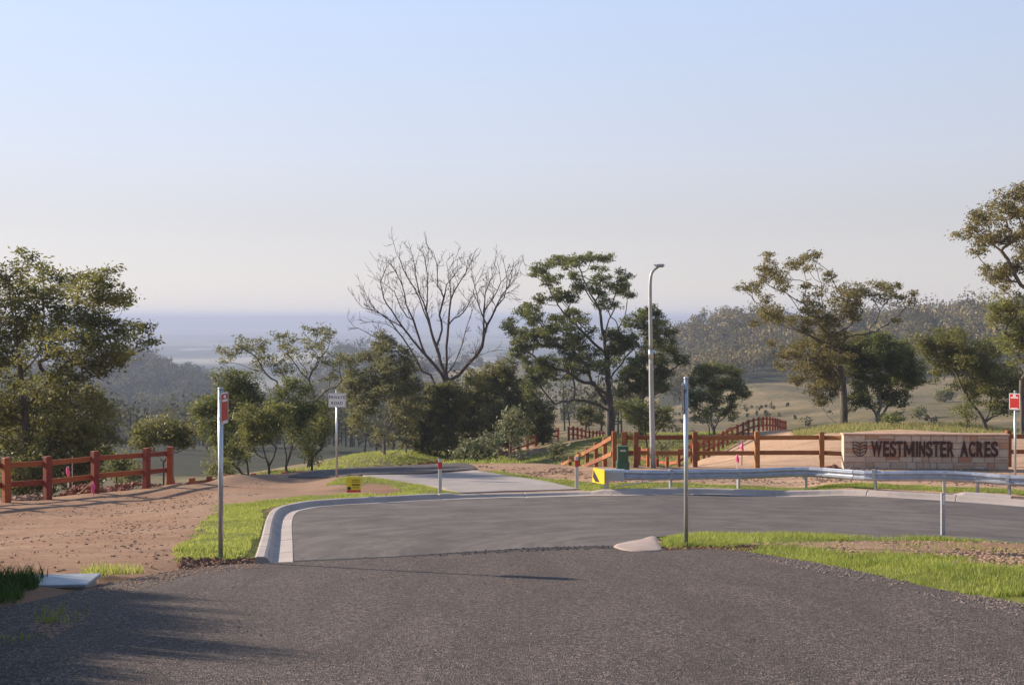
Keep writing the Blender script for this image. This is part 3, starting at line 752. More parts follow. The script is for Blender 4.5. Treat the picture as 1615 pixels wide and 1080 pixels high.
# ------------------------------------------------------------------ stone entrance wall
wl = gd(1331.5, 39.2); wr = gd(1590, 39.0); wz = min(wl.z, wr.z)
ww = (wr-wl); ww.z = 0; WL = ww.length; wang = math.atan2(ww.y, ww.x); wx = ww.normalized(); wy = Vector((-wx.y, wx.x, 0)); WH = 1.21
wall = empty('stone_wall', (wl+wr)/2, 'pale sandstone block entrance wall carrying the estate name in dark letters', 'wall')
def stone_mat():
    m, n, b, o = newmat('sandstone_blocks'); p = N(n, 'ShaderNodeTexCoord').outputs['Object']
    c0 = ramp(n, attr(n, 'tint'), [(0, (.62, .50, .37)), (.35, (.70, .57, .45)), (.55, (.60, .47, .37)), (.75, (.64, .42, .28)), (.88, (.58, .28, .16)), (.95, (.62, .47, .28)), (1, (.52, .22, .12))])
    f = noise(n, 3.5, 6, .7, mapping(n, p, (1, 1, 3), (0, .4, 0)))
    c = mix(n, ramp(n, f, [(.4, 0.0), (.7, .55)]), c0, (.46, .27, .17))
    c = mix(n, ramp(n, noise(n, 22, 4, .7, p), [(.4, .35), (.6, 0.0)]), c, (.24, .19, .15))
    n.links.new(c, b.inputs['Base Color']); b.inputs['Roughness'].default_value = .9
    bump(n, noise(n, 14, 5, .7, p), .7, .02, b); return m
M['sandstone'] = stone_mat(); M['mortar'] = simple('mortar', (.50, .40, .33), .95, 0, .2, 20)
mb = MB(); mb.box(Vector(((wl.x+wr.x)/2, (wl.y+wr.y)/2, wz+WH/2-.15))+wy*.16, (WL-.06, .28, WH+.3), Matrix.Rotation(wang, 3, 'Z')); mb.build('core', M['mortar'], wall)
rw = random.Random(4); vs = []; fs = []; tint = []
Z = .0; heights = [.24, .20, .27, .22, .25]; sc_ = WH/sum(heights); zc = -.0
cells = []
for ri, h in enumerate(heights):
    h *= sc_; x = 0
    while x < WL-.01:
        w = rw.choice([.24, .34, .46, .58, .74]); 
        if x+w > WL-.18: w = WL-x
        cells.append((x, zc, w, h)); x += w
    zc += h
for (x, z, w, h) in cells:
    if w > .4 and rw.random() < .4: sub = [(x, z, w, h/2), (x, z+h/2, w, h/2)]
    else: sub = [(x, z, w, h)]
    for (a, b_, c_, d_) in sub:
        g_ = .006; pr_ = rw.uniform(-.012, .014); b0 = len(vs); x0, x1, z0, z1 = a+g_, a+c_-g_, b_+g_, b_+d_-g_; bv = .008
        for (px, pz, oo) in [(x0, z0, 0), (x1, z0, 0), (x1, z1, 0), (x0, z1, 0), (x0+bv, z0+bv, 1), (x1-bv, z0+bv, 1), (x1-bv, z1-bv, 1), (x0+bv, z1-bv, 1)]:
            q = wl+wx*px-wy*((.012+pr_) if oo else -.03); vs.append((q.x, q.y, wz+pz))
        fs += [[b0+4, b0+5, b0+6, b0+7]]+[[b0+i, b0+(i+1) % 4, b0+4+(i+1) % 4, b0+4+i] for i in range(4)]
        tint += [rw.random()]*8
# left and right returns
for sx in (0, 1):
    z = 0
    for h in heights:
        h *= sc_; b0 = len(vs); xo = (-.012 if sx == 0 else WL+.012); xi = (.03 if sx == 0 else WL-.03)
        for (py, pz, xx) in [(.0, z+.006, xo), (.32, z+.006, xo), (.32, z+h-.006, xo), (.0, z+h-.006, xo), (.0, z+.006, xi), (.32, z+.006, xi), (.32, z+h-.006, xi), (.0, z+h-.006, xi)]:
            q = wl+wx*xx+wy*py; vs.append((q.x, q.y, wz+pz))
        fs += [[b0, b0+1, b0+2, b0+3], [b0, b0+1, b0+5, b0+4], [b0+1, b0+2, b0+6, b0+5], [b0+2, b0+3, b0+7, b0+6], [b0+3, b0, b0+4, b0+7]]; tint += [rw.random()]*8; z += h
mesh_np('stone_facing', np.array(vs), np.array(fs), M['sandstone'], wall, {'tint': tint})
mb = MB(); mb.box(Vector(((wl.x+wr.x)/2, (wl.y+wr.y)/2, wz+WH+.03))+wy*.15, (WL+.10, .40, .055), Matrix.Rotation(wang, 3, 'Z'), .01)
M['capping'] = simple('sandstone_capping', (.52, .33, .23), .85, 0, .2, 3, .2); mb.build('capping', M['capping'], wall)
WM = Matrix.Translation(Vector((wl.x, wl.y, wz))) @ Matrix.Rotation(wang, 4, 'Z')
def wpx(u): return (u-1331.5)/(1590-1331.5)*WL
def fit_text(s, u0, u1, v0, v1, ztop, zbot, name):
    o = text_mesh(name, s, 1.0, M['letters'], Matrix.Identity(4), None, ext=.018, offset=.030 if s != 'I' else .045)
    co = np.array([v.co for v in o.data.vertices]); mn = co.min(0); mx = co.max(0)
    sx = (wpx(u1)-wpx(u0))/(mx[0]-mn[0]); sz = (ztop-zbot)/(mx[2]-mn[2])
    o.data.transform(Matrix.Translation((-mn[0], 0, -mn[2]))); o.data.transform(Matrix.Diagonal((sx, 1, sz, 1)))
    o.data.transform(WM @ Matrix.Translation((wpx(u0), -.05, zbot))); o.data.transform(Matrix.Translation(-Vector(wall.location))); o.parent = wall
    return o
zt, zb_ = 1.01, .46
for ch, x0_, x1_ in [('W',310,405),('E',417,467),('S',474,529),('T',533,586),('M',597,688),('I',704,718),('N',731,782),('S',792,848),('T',853,907),('E',917,966),('R',976,1034),('A',1120,1190),('C',1198,1254),('R',1268,1328),('E',1340,1390),('S',1400,1462)]:
    # Westminster's letters are spread so the last R ends where it does on the wall
    if x1_ < 1100: x0_ = 310+(x0_-310)*1.038; x1_ = 310+(x1_-310)*1.038
    if ch == 'M':       # drawn by hand: two stems and a deep V
        xa = wpx(1320+x0_/5.768); xb = wpx(1320+x1_/5.768); w_ = (xb-xa); hM = zt-zb_; sw = .21*w_
        poly = [(0, 0), (sw, 0), (sw, hM*.60), (w_*.5-.02, hM*.12), (w_*.5+.02, hM*.12), (w_-sw, hM*.60), (w_-sw, 0), (w_, 0), (w_, hM), (w_-sw*.9, hM), (w_*.5, hM*.42), (sw*.9, hM), (0, hM)]
        mb = MB(); mb.prism(poly, WM @ Matrix.Translation((xa, -.05, zb_)), .036); mb.build('letter', M['letters'], wall); continue
    fit_text(ch, 1320+x0_/5.768, 1320+x1_/5.768, 0, 0, zt, zb_, 'letter')
# shield-shaped emblem of leaf blades: outline halves with slanting ribs
mb = MB(); ex0, ex1 = wpx(1345), wpx(1366.5); ecx = (ex0+ex1)/2; hw = (ex1-ex0)/2; et, eb = .985, .47; hh = et-eb
def bar(pts, w=.022):
    mb.tube([WM @ Vector((x, -.05, z)) for x, z in pts], w/2, 6)
for s in (-1, 1):
    bar([(ecx, et-.20*hh), (ecx+s*hw*.35, et-.05*hh), (ecx+s*hw, et-.0*hh), (ecx+s*hw, et-.55*hh), (ecx+s*hw*.8, et-.80*hh), (ecx+s*hw*.35, eb+.04*hh), (ecx, eb)], .030)
    for f in (.26, .48, .70): bar([(ecx, et-(f+.13)*hh), (ecx+s*hw*.45, et-(f+.0)*hh), (ecx+s*hw*.93, et-(f-.04)*hh)], .030)
bar([(ecx, et-.2*hh), (ecx, eb)], .022)
em = mb.build('emblem', M['letters'], wall); em['label'] = 'dark metal shield emblem of two halves with slanting leaf ribs'

# ------------------------------------------------------------------ signs and posts
def plate(mb, M4, w, h, t, r=.02, z0=0, n=4):
    pts = []
    for cx, cz, a0 in ((w/2-r, h/2-r, 0), (-w/2+r, h/2-r, 90), (-w/2+r, -h/2+r, 180), (w/2-r, -h/2+r, 270)):
        for k in range(n+1): a = R(a0+90*k/n); pts.append((cx+r*math.cos(a), cz+r*math.sin(a)+z0))
    mb.prism(pts, M4, t)
def pole(mb, base, h, r, n=12, lean=(0, 0)):
    mb.tube([base-Vector((0, 0, .3)), base+Vector((lean[0], lean[1], h))], r, n)
def cap(mb, p, r): mb.tube([p, p+Vector((0, 0, .02)), p+Vector((0, 0, .03))], [r*1.12, r*1.1, r*.6], 12)

def edge_sign(base, h, rz, w, sh, label, group, face_red=True, z_off=.05, back=False):
    root = empty('sign_post', base, label, 'sign post', group)
    mb = MB(); pole(mb, base, h, .037); cap(mb, base+Vector((0, 0, h)), .037); mb.build('pole', M['galv'], root, True)
    Mt = Matrix.Translation(base+Vector((0, 0, h-z_off-sh/2))) @ Matrix.Rotation(rz, 4, 'Z') @ Matrix.Translation((0, -.054, 0))
    mb = MB(); plate(mb, Mt, w, sh, .004, .03); s = mb.build('sign_plate', M['galv'], root); s['label'] = 'bare grey back of the sign plate' if back else 'tall narrow plate edged in white'
    mb = MB(); plate(mb, Mt @ Matrix.Translation((0, -.004, 0)), w-.008, sh-.008, .003, .03); f = mb.build('white_border', M['white'], s)
    mb = MB(); plate(mb, Mt @ Matrix.Translation((0, -.0065, 0)), w-.045, sh-.045, .003, .025); mb.build('red_field', M['red_sign'], s)
    mb = MB()
    plate(mb, Mt @ Matrix.Translation((0, -.0085, sh*.24)), w-.10, sh*.07, .002, .008)
    plate(mb, Mt @ Matrix.Translation((0, -.0085, sh*.36)), w*.28, sh*.10, .002, .02)
    plate(mb, Mt @ Matrix.Translation((0, -.0085, -sh*.42)), w-.12, sh*.05, .002, .008)
    mb.build('sign_marking', M['white'], s)
    mb = MB()
    for dz in (-.32, .32): mb.box(Mt @ Vector((0, .035, dz*sh)), (.12, .055, .03), Matrix.Rotation(rz, 3, 'Z'))
    mb.build('bracket', M['galv'], root)
    return root
b1 = at(348, 881); h1 = (880-613)/F*b1.y
edge_sign(b1, h1, R(84), .30, .46, 'tall galvanised pole with a narrow red edge-on sign, standing in the left grass verge', 'galvanised poles with narrow signs', z_off=.04)
b2 = at(1082, 861); h2 = (861-597)/F*b2.y
edge_sign(b2, h2, R(-103), .30, .52, 'tall galvanised pole with a grey-backed sign, standing on the tip of the grass island', 'galvanised poles with narrow signs', z_off=.07, back=True)
b3 = gd(1601, 33.6); h3 = 2.9
edge_sign(b3, h3, R(-42), .32, .50, 'pole with a small bright red and white sign behind the guardrail at the far right', 'galvanised poles with narrow signs', z_off=.05)

# PRIVATE ROAD sign
pb = gd(531, 37.2); ph_ = 2.92; pr0 = empty('private_road_sign', pb, 'white rectangular sign reading PRIVATE ROAD on a thin pole beside the driveway', 'sign')
mb = MB(); pole(mb, pb, ph_, .034); cap(mb, pb+Vector((0, 0, ph_)), .034); mb.build('pole', M['galv'], pr0, True)
Mt = Matrix.Translation(pb+Vector((.02, -.05, ph_-.30))) @ Matrix.Rotation(R(-3), 4, 'Z')
mb = MB(); plate(mb, Mt, .60, .485, .006, .04); pl = mb.build('sign_plate', M['white'], pr0)
mb = MB()
for (dx, dz, w, h) in ((0, .222, .52, .008), (0, -.222, .52, .008), (.28, 0, .008, .41), (-.28, 0, .008, .41)): mb.prism([(dx-w/2, dz-h/2), (dx+w/2, dz-h/2), (dx+w/2, dz+h/2), (dx-w/2, dz+h/2)], Mt @ Matrix.Translation((0, -.005, 0)), .003)
mb.build('border_line', M['black'], pl)
text_mesh('lettering', 'PRIVATE', .150, M['black'], Mt @ Matrix.Translation((0, -.007, .088)), pl, .001, .0012, .88, 1.12)
text_mesh('lettering', 'ROAD', .150, M['black'], Mt @ Matrix.Translation((0, -.007, -.105)), pl, .001, .0012, .88, 1.14)
for o in pl.children:
    if o.name.startswith(('lettering', 'border_line')): o.location = -Vector((0, 0, 0))

# yellow lawn sign
yb = at(558, 785); ys0 = empty('lawn_sign', yb, 'small yellow lawn sign with a red foot strip, in the verge near the kerb', 'sign')
s_ = yb.y/F; mb = MB()
for dx in (-.10, .10): mb.tube([yb+Vector((dx, 0, -.1)), yb+Vector((dx, 0, .3))], .006, 5)
mb.build('wire_stake', M['galv'], ys0)
Mt = Matrix.Translation(yb+Vector((0, 0, 20.5*s_))) @ Matrix.Rotation(R(5), 4, 'Z')
pw_, phh = 22*s_, 23*s_; mb = MB(); plate(mb, Mt, pw_, phh, .008, .008); yp = mb.build('sign_plate', M['yellow'], ys0)
mb = MB(); plate(mb, Mt @ Matrix.Translation((0, -.006, -phh*.42)), pw_*.995, phh*.16, .004, .003); mb.build('red_strip', M['red_refl'], yp)
mb = MB()
for z, w, h in ((.34, .55, .035), (.22, .60, .04), (.02, .58, .085), (-.12, .5, .025), (-.2, .45, .02)): plate(mb, Mt @ Matrix.Translation((pw_*.14, -.006, phh*z)), pw_*w, phh*h, .004, .003)
plate(mb, Mt @ Matrix.Translation((-pw_*.33, -.006, -phh*.22)), pw_*.26, phh*.20, .004, .03)
mb.build('black_print', M['black'], yp)

# white guide posts with red reflector bands
def guide_post(base, h, label):
    root = empty('guide_post', base, label, 'guide post', 'white guide posts with red bands')
    mb = MB(); mb.box(base+Vector((0, 0, h/2-.1)), (.105, .035, h+.2), None, .012); mb.build('post_body', M['white_dull'], root)
    mb = MB(); mb.box(base+Vector((0, 0, h-.20)), (.112, .042, .20), None, .008); mb.build('red_band', M['red_refl'], root)
g1 = at(694, 776.5); guide_post(g1, (776.5-723)/F*g1.y, 'white guide post with a red band in the grass left of the concrete driveway')
g2 = at(909.5, 771); guide_post(g2, (771-720)/F*g2.y, 'white guide post with a red band between the driveway and the yellow guardrail end')
# galvanised post on the island with white reflector
gb = at(1488, 850.5); gh = (850.5-777)/F*gb.y; root = empty('delineator_post', gb, 'short galvanised post with a white reflector at the back edge of the grass island', 'guide post')
mb = MB(); Rz = Matrix.Rotation(R(24), 3, 'Z'); mb.box(gb+Vector((0, 0, gh/2-.1)), (.085, .004, gh+.2), Rz)
for s in (-1, 1): mb.box(gb+Rz @ Vector((s*.043, .016, gh/2-.1)), (.004, .034, gh+.2), Rz)
mb.build('post_body', M['galv'], root)
mb = MB(); mb.box(gb+Rz @ Vector((-.005, -.007, gh-.125)), (.05, .006, .19), Rz, .002); mb.build('reflector', M['white'], root)

# street lamp
lb = gd(1030, 39.4); s_ = 39.4/F; root = empty('street_lamp', lb, 'tall galvanised street lamp with a short angled arm, behind the guardrail', 'street lamp')
def lpx(u, v): return Vector(P(u, v, 39.4))
path = [lpx(1030.5, 745), lpx(1029.2, 700), lpx(1028, 650), lpx(1027, 600), lpx(1026.6, 560)]
for p in path: p.y = 39.4
mb = MB(); path[0].z = lb.z-.3; mb.tube(path+[lpx(1026.5, 551)], [.105, .10, .094, .086, .08, .078], 12); mb.build('lower_pole', M['galv_lamp'], root, True)
up = catmull([tuple(lpx(u, v)) for u, v in [(1026.5,551),(1025.8,500),(1025.4,460),(1025.8,443),(1027.5,432),(1032,425.5),(1038,421.5)]], 5)
mb = MB(); mb.tube([Vector(p) for p in up], list(np.linspace(.072, .042, len(up))), 12); mb.build('upper_pole', M['galv_lamp'], root, True)
mb = MB(); mb.tube([lpx(1026.6, 566), lpx(1026.5, 551)], .092, 12); mb.build('collar', M['galv'], root, True)
mb = MB(); mb.box(lpx(1027.3, 570)+Vector((.0, -.088, 0)), (.07, .02, .13), None, .004); mb.build('hatch', M['galv'], root)
mb = MB(); hc = lpx(1040.5, 418.5); Rl = Matrix.Rotation(R(-2), 3, 'Y')
mb.box(hc, (.32, .22, .085), Rl, .03); mb.box(hc+Vector((-.17, 0, .012)), (.12, .16, .035), Rl, .012); mb.build('lamp_head', M['galv_lamp'], root)
mb = MB(); mb.box(hc+Vector((.03, 0, -.055)), (.20, .17, .035), Rl, .012); mb.build('lamp_lens', M['dark_glass'], root)

# green cabinet
cb = gd(982, 38.6); s_ = 38.6/F; root = empty('electrical_cabinet', cb, 'small dark green electrical cabinet beside the fence corner, behind the guardrail', 'electrical cabinet')
mb = MB(); w = 17*s_; h = 36*s_
mb.box(cb+Vector((0, 0, h/2-.05)), (w, .26, h+.1), None, .015); mb.build('cabinet_body', M['green_box'], root)
mb = MB(); mb.box(cb+Vector((0, 0, .12)), (w*1.2, .32, .36), None, .03); mb.build('plinth', M['green_box'], root)
mb = MB(); mb.box(cb+Vector((0, 0, h+.012)), (w*1.06, .30, .04), None, .012); mb.build('lid', M['green_box'], root)
mb = MB(); mb.box(cb+Vector((0, -.134, h-.12)), (w*.5, .008, .055)); mb.build('nameplate', M['white_dull'], root)
mb = MB()
for k in range(-3, 4): mb.box(cb+Vector((k*w*.12, -.133, h*.5)), (.008, .008, h*.5))
mb.build('rib', M['green_box'], root)

# drain pit lid, lower left
dc = at(76, 925); root = empty('drain_pit', dc, 'low concrete drain pit with a pale lid at the road edge, lower left', 'drain pit')
Rd = Matrix.Rotation(R(4), 3, 'Z'); mb = MB(); mb.box(dc+Vector((0, .22, -.10)), (.80, .50, .20), Rd, .02); mb.build('pit_body', M['concrete'], root)
M['lid'] = simple('galvanised_lid', (.34, .36, .38), .5, .3, .15, 8)
mb = MB(); mb.box(dc+Vector((0, .22, .02)), (.88, .56, .035), Rd, .008); mb.build('lid', M['lid'], root)

# survey stakes
def stake(u, d, h, label, tape=True, mat='white_dull', w=.035, lean=(0, 0), tape_h=.28):
    b = gd(u, d); r = empty('survey_stake', b, label, 'stake'); mb = MB()
    mb.tube([b-Vector((0, 0, .2)), b+Vector((lean[0], lean[1], h))], w/2*1.2, 4); mb.build('stake_shaft', M[mat], r)
    if tape:
        mb = MB(); t0 = b+Vector((lean[0], lean[1], h)); pts = [t0+Vector((random.uniform(-.03, .03), -.03, -tape_h*k/4)) for k in range(5)]
        mb.tube(pts, [.015, .05, .065, .05, .02], 6); mb.build('pink_ribbon', M['pink'], r)
stake(108, 35.2, .98, 'grey stake with a pink ribbon behind the left timber fence', tape_h=.36)
stake(114, 35.6, 1.35, 'thin pale rod standing beside the pink-ribboned stake behind the left fence', tape=False, mat='galv', w=.018)
stake(147, 33.4, .42, 'short stake wrapped in pink at the foot of a left fence post', mat='pink', tape_h=.35)
stake(1170, 42, .92, 'stake with a magenta ribbon just behind the brown fence, right of the light pole', tape_h=.42, mat='wood_brown')
stake(1163, 36.5, .70, 'short white stake behind the middle of the guardrail')
lb_ = gd(122, 33.6); r_ = empty('loose_stick', lb_, 'pale stick leaning against the left timber fence', 'stick'); mb = MB(); mb.tube([lb_+Vector((0, 0, 0)), lb_+Vector((.38, .35, .42))], .02, 5); mb.build('stick_shaft', M['wood_brown'], r_)
# orange conduit lying on the bank behind the wall
mb = MB(); cpts = [gd(u, d)+Vector((0, 0, .06)) for u, d in [(1543, 56), (1556, 57), (1572, 59), (1585, 61)]]; mb.tube(cpts, .05, 8)
tag(mb.build('orange_pipe', M['orange']), 'orange pipe lying on the bank behind the right end of the stone wall', 'pipe')
#==PART3==
# ------------------------------------------------------------------ trees
class Skel:
    def __init__(s, pts):
        s.p = [np.array(pts[0], float)]; s.par = [-1]; s.w = [0.0]; s.own = [0]
        for q in pts[1:]: s._line(len(s.p)-1, q, .25)
    def _line(s, i, q, wig, n=None):
        a = s.p[i]; q = np.array(q, float); L = np.linalg.norm(q-a); n = n or max(2, int(L/.45)); n = min(n, 14)
        for k in range(1, n+1):
            t = k/n; s.p.append(a+(q-a)*t+(RNG.normal(0, 1, 3)*wig*.06*L*(1 if k < n else 0))); s.par.append(len(s.p)-2 if k > 1 else i); s.w.append(0.0)
        return len(s.p)-1
    def reach(s, q, wig=.5, up=.28, low=.6):
        """grow a curved limb from the best node to q"""
        P_ = np.array(s.p); q = np.array(q, float); d = np.linalg.norm(P_-q, axis=1)
        hz_ = np.hypot(P_[:, 0]-q[0], P_[:, 1]-q[1]); dz_ = q[2]-P_[:, 2]; pen = np.clip(hz_*.75-dz_, 0, None)*1.6
        i = int(np.argmin(d+pen)); a = s.p[i]; L = np.linalg.norm(q-a)
        if L < .1: return i
        m = a+(q-a)*.5; m[2] -= L*up*.45; n = int(min(12, max(3, L/.4))); cur = i
        ph = RNG.normal(0, 1, (2, 3))*L*.045*wig*2
        for k in range(1, n+1):
            t = k/n; b = (1-t)**2*a+2*t*(1-t)*m+t*t*q+ph[0]*math.sin(t*math.pi)+ph[1]*math.sin(2*math.pi*t)*.6
            s.p.append(b); s.par.append(cur); s.w.append(0.0); cur = len(s.p)-1
        return cur
    def mesh(s, r0, rmin, ns=6, expo=.5):
        n = len(s.p); w = np.zeros(n); kids = [[] for _ in range(n)]
        for i in range(n):
            if s.par[i] >= 0: kids[s.par[i]].append(i)
        for i in range(n-1, -1, -1):
            if not kids[i]: w[i] = 1
            if s.par[i] >= 0: w[s.par[i]] += w[i]
        r = np.maximum(rmin, r0*(w/max(w[0], 1))**expo)
        V = []; Fc = []; starts = [(0, None)]
        while starts:
            i, par = starts.pop(); ch = [par] if par is not None else []; ch = ch+[i]; cur = i
            while kids[cur]:
                ks = sorted(kids[cur], key=lambda c: -w[c])
                for k in ks[1:]: starts.append((k, cur))
                cur = ks[0]; ch.append(cur)
            if len(ch) < 2: continue
            pts = np.array([s.p[c] for c in ch]); rad = np.array([r[c] for c in ch])
            if par is not None: rad[0] = min(r[par]*.9, rad[1]*1.35)
            rad[-1] = min(rad[-1], rmin)*.6
            tan = np.gradient(pts, axis=0); tan /= np.linalg.norm(tan, axis=1)[:, None]+1e-9
            ref = np.array([.3, 1, .1]) if abs(tan[0][1]) < .8 else np.array([1., 0, 0])
            A_ = np.cross(tan, ref); A_ /= np.linalg.norm(A_, axis=1)[:, None]+1e-9; B_ = np.cross(tan, A_)
            m = ns if rad[0] > rmin*2.5 else 4
            ang = np.arange(m)*2*math.pi/m; b0 = sum(len(v) for v in V)
            ring = pts[:, None, :]+rad[:, None, None]*(A_[:, None, :]*np.cos(ang)[None, :, None]+B_[:, None, :]*np.sin(ang)[None, :, None])
            V.append(ring.reshape(-1, 3)); L = len(ch)
            idx = np.arange(L*m).reshape(L, m)+b0; nx_ = np.roll(idx, -1, 1)
            Fc.append(np.stack([idx[:-1], nx_[:-1], nx_[1:], idx[1:]], -1).reshape(-1, 4))
        return np.concatenate(V), np.concatenate(Fc)

def leaf_quads(cent, size, droop, width=.30, rs=RNG):
    """long narrow kite shaped leaves at the given centres"""
    n = len(cent); L = size*rs.uniform(.6, 1.25, n)
    d = rs.normal(0, 1, (n, 3)); d[:, 2] = d[:, 2]*.6-droop; d /= np.linalg.norm(d, axis=1)[:, None]
    s = np.cross(d, rs.normal(0, 1, (n, 3))); s /= np.linalg.norm(s, axis=1)[:, None]+1e-9
    a = cent-d*L[:, None]*.5; b = cent+d*L[:, None]*.5; m = cent-d*L[:, None]*.08
    w = (L*width*.5)[:, None]
    V = np.stack([a, m+s*w, b, m-s*w], 1).reshape(-1, 3); Fq = np.arange(n*4).reshape(n, 4)
    return V, Fq

def foliage(clumps, size, dens, droop=.5, flat=.75, width=.3, sprig=.32, per=16):
    """clumps: rows x,y,z,rx,ry,rz.  Leaves gather on sprigs spread through each clump."""
    cs = []; ts = []; tips = []
    for c in clumps:
        vol = (c[3]*c[4]*c[5])**(2/3); n = max(3, int(dens*vol))
        q = RNG.normal(0, 1, (n, 3)); q /= np.linalg.norm(q, axis=1)[:, None]; rad = RNG.uniform(.25, 1.08, n)**.55
        q = q*rad[:, None]*np.array(c[3:6]); q[:, 2] = np.where(q[:, 2] < 0, q[:, 2]*flat, q[:, 2])
        q += np.array(c[:3]); tips.append(q[RNG.integers(0, n, max(2, min(7, n//5)))])
        base = RNG.normal(.5, .13)
        k = RNG.integers(int(per*.5), int(per*1.5)+1, n); idx = np.repeat(np.arange(n), k)
        off = RNG.normal(0, 1, (len(idx), 3))*np.array([1, 1, .55])*sprig*.55
        cs.append(q[idx]+off); st = RNG.normal(0, .13, n)
        ts.append(base+st[idx]+RNG.normal(0, .10, len(idx)))
    cs = np.concatenate(cs); ts = np.clip(np.concatenate(ts), 0, 1)
    V, Fq = leaf_quads(cs, size, droop, width); return V, Fq, np.repeat(ts, 4), tips

DENS = 3.3
def scatter(rows, open_=False):
    """break each clump into satellites and bridge neighbouring clumps, so the crown reads as one leafy volume"""
    A_ = np.array(rows); out = []
    for i, r in enumerate(rows):
        rv = max(r[5]*1.35, r[3]*.78); out.append((r[0], r[1], r[2], r[3]*1.12, r[4]*1.12, rv))
        for _ in range(2):
            d = RNG.normal(0, 1, 3); d /= np.linalg.norm(d); f = RNG.uniform(.85, 1.4); k = RNG.uniform(.32, .6)
            out.append((r[0]+d[0]*f*r[3], r[1]+d[1]*f*r[4], r[2]+d[2]*f*rv, r[3]*k, r[4]*k, rv*k))
    for i, r in enumerate(rows):
        if open_: break
        dd = np.hypot(A_[:, 0]-r[0], A_[:, 2]-r[2]); o = np.argsort(dd)[1:4]
        for j in o:
            q = rows[j]
            if j > i and dd[j] < (r[3]+q[3])*1.7:
                t = RNG.uniform(.35, .65); m = (r[3]+q[3])*.5*RNG.uniform(.6, .85)
                out.append((r[0]*(1-t)+q[0]*t+RNG.normal(0, .1)*m, r[1]*(1-t)+q[1]*t, r[2]*(1-t)+q[2]*t+RNG.normal(0, .2)*m, m, m, m*.75))
    return out
def tree(name, label, base, clump_px, leaf, bark='bark', trunk=(), limbs=(), size=.2, dens=16, r0=.3, depth=.8, droop=.5, cat='tree', group=None, per=16, sprig=.34, width=.3, wig=.6, conv=None, rmin=.018, twigs=True, flat=.75, seed=None, stubs=0):
    """base (u, d) ; clump_px (u, v, ru, rv) in photo pixels at the tree's distance, spread in depth"""
    u0, d0 = base; b = gd(u0, d0); s = d0/F
    if conv: clump_px = [(conv[0]+a/conv[2], conv[1]+c/conv[2], e/conv[2], f/conv[2]) for a, c, e, f in clump_px]
    us = [c[0] for c in clump_px]; halfw = max(1.0, (max(us)-min(us))/2*s) if clump_px else 3; uc = (max(us)+min(us))/2 if clump_px else u0
    rows = []
    for (u, v, ru, rv) in clump_px:
        # a round crown: clumps near the middle may sit far in front or behind, outer ones near the middle plane
        e = min(1, abs(u-uc)*s/halfw); dy = RNG.uniform(-1, 1)*halfw*depth*math.sqrt(max(.08, 1-e*e))
        p = P(u, v, d0+dy); k = (d0+dy)/F
        rows.append((p[0], p[1], p[2], ru*k, ru*k*.9, rv*k))
    root = empty(name, b, label, cat, group)
    tp = [tuple(b-Vector((0, 0, .4)))]+[P(u, v, d0) for u, v in trunk]
    if len(tp) < 2: tp.append(tuple(b+Vector((0, 0, .5))))
    sk = Skel(tp)
    for lb in limbs:
        q0 = P(lb[0][0], lb[0][1], d0); i = int(np.argmin(np.linalg.norm(np.array(sk.p)-np.array(q0), axis=1)))
        dy = RNG.uniform(-.25, .25)*halfw
        for j, (u, v) in enumerate(lb[1:]): i = sk._line(i, P(u, v, d0+dy*(j+1)/len(lb)), .8)
    if rows:
        V, Fq, T, tips = foliage(scatter(rows), size*1.0, dens*DENS, droop, width=width*1.2, sprig=sprig, per=per, flat=flat)
        order = np.argsort([np.linalg.norm(np.array(r[:3])-np.array(tp[-1])) for r in rows])
        for i in order:
            r = rows[i]; tips_i = tips[i*3]; e = sk.reach((r[0], r[1], r[2]-r[5]*.5), wig)
            if twigs:
                for t in tips_i: sk.reach(t, wig*.8, .2)
    BV, BF = sk.mesh(r0*.68, rmin*.55, expo=.60); mesh_np('trunk', BV, BF, M[bark], root, smooth=True)
    if rows:
        mesh_np('crown', V, Fq, M[leaf], root, {'tint': T})
    return root

# 1. big gum at the left edge
tree('gum_tree', 'big spreading gum tree at the left edge with open upper crown, behind the timber fence', (36, 46), [
 (-40,420,30,18),(-60,470,40,22),(-30,520,40,25),(-50,590,40,25),(-30,660,45,28),(-60,720,40,25),(70,610,34,18),(55,655,34,18),(60,730,40,18),(85,760,34,12),(20,765,34,12),(125,690,30,16),(90,675,34,18),(140,740,22,10),
 (10,432,22,13),(45,412,18,9),(75,433,18,13),(30,462,32,16),(68,468,28,15),(108,442,22,13),(150,437,20,10),(172,431,11,9),(100,475,30,15),(140,470,32,16),(178,468,24,12),(196,476,14,9),
 (20,500,34,18),(70,513,38,18),(120,510,36,16),(162,503,28,13),(15,545,34,18),(60,550,32,15),(112,542,34,14),(158,540,28,11),(203,521,27,9),(226,514,10,7),(242,538,5,4),(186,552,16,8),
 (20,590,34,18),(130,583,35,11),(180,573,26,10),(197,563,10,6),(10,640,34,20),(98,618,34,16),(142,616,22,14),(110,655,40,18),(150,640,24,15),(163,660,21,12),(178,688,10,8),
 (20,690,38,20),(80,695,38,16),(138,690,28,14),(30,735,44,18),(110,720,38,13),(150,718,22,10)],
 'leaf_olive', trunk=[(38,735),(42,690),(38,640),(33,590),(28,545),(22,500),(15,460)], limbs=[[(40,650),(55,625),(80,598),(115,575),(150,568),(200,545)],[(34,600),(60,560),(70,500),(72,470)],[(28,545),(45,500),(40,450)]],
 size=.20, dens=15, r0=.34, per=17, rmin=.016)
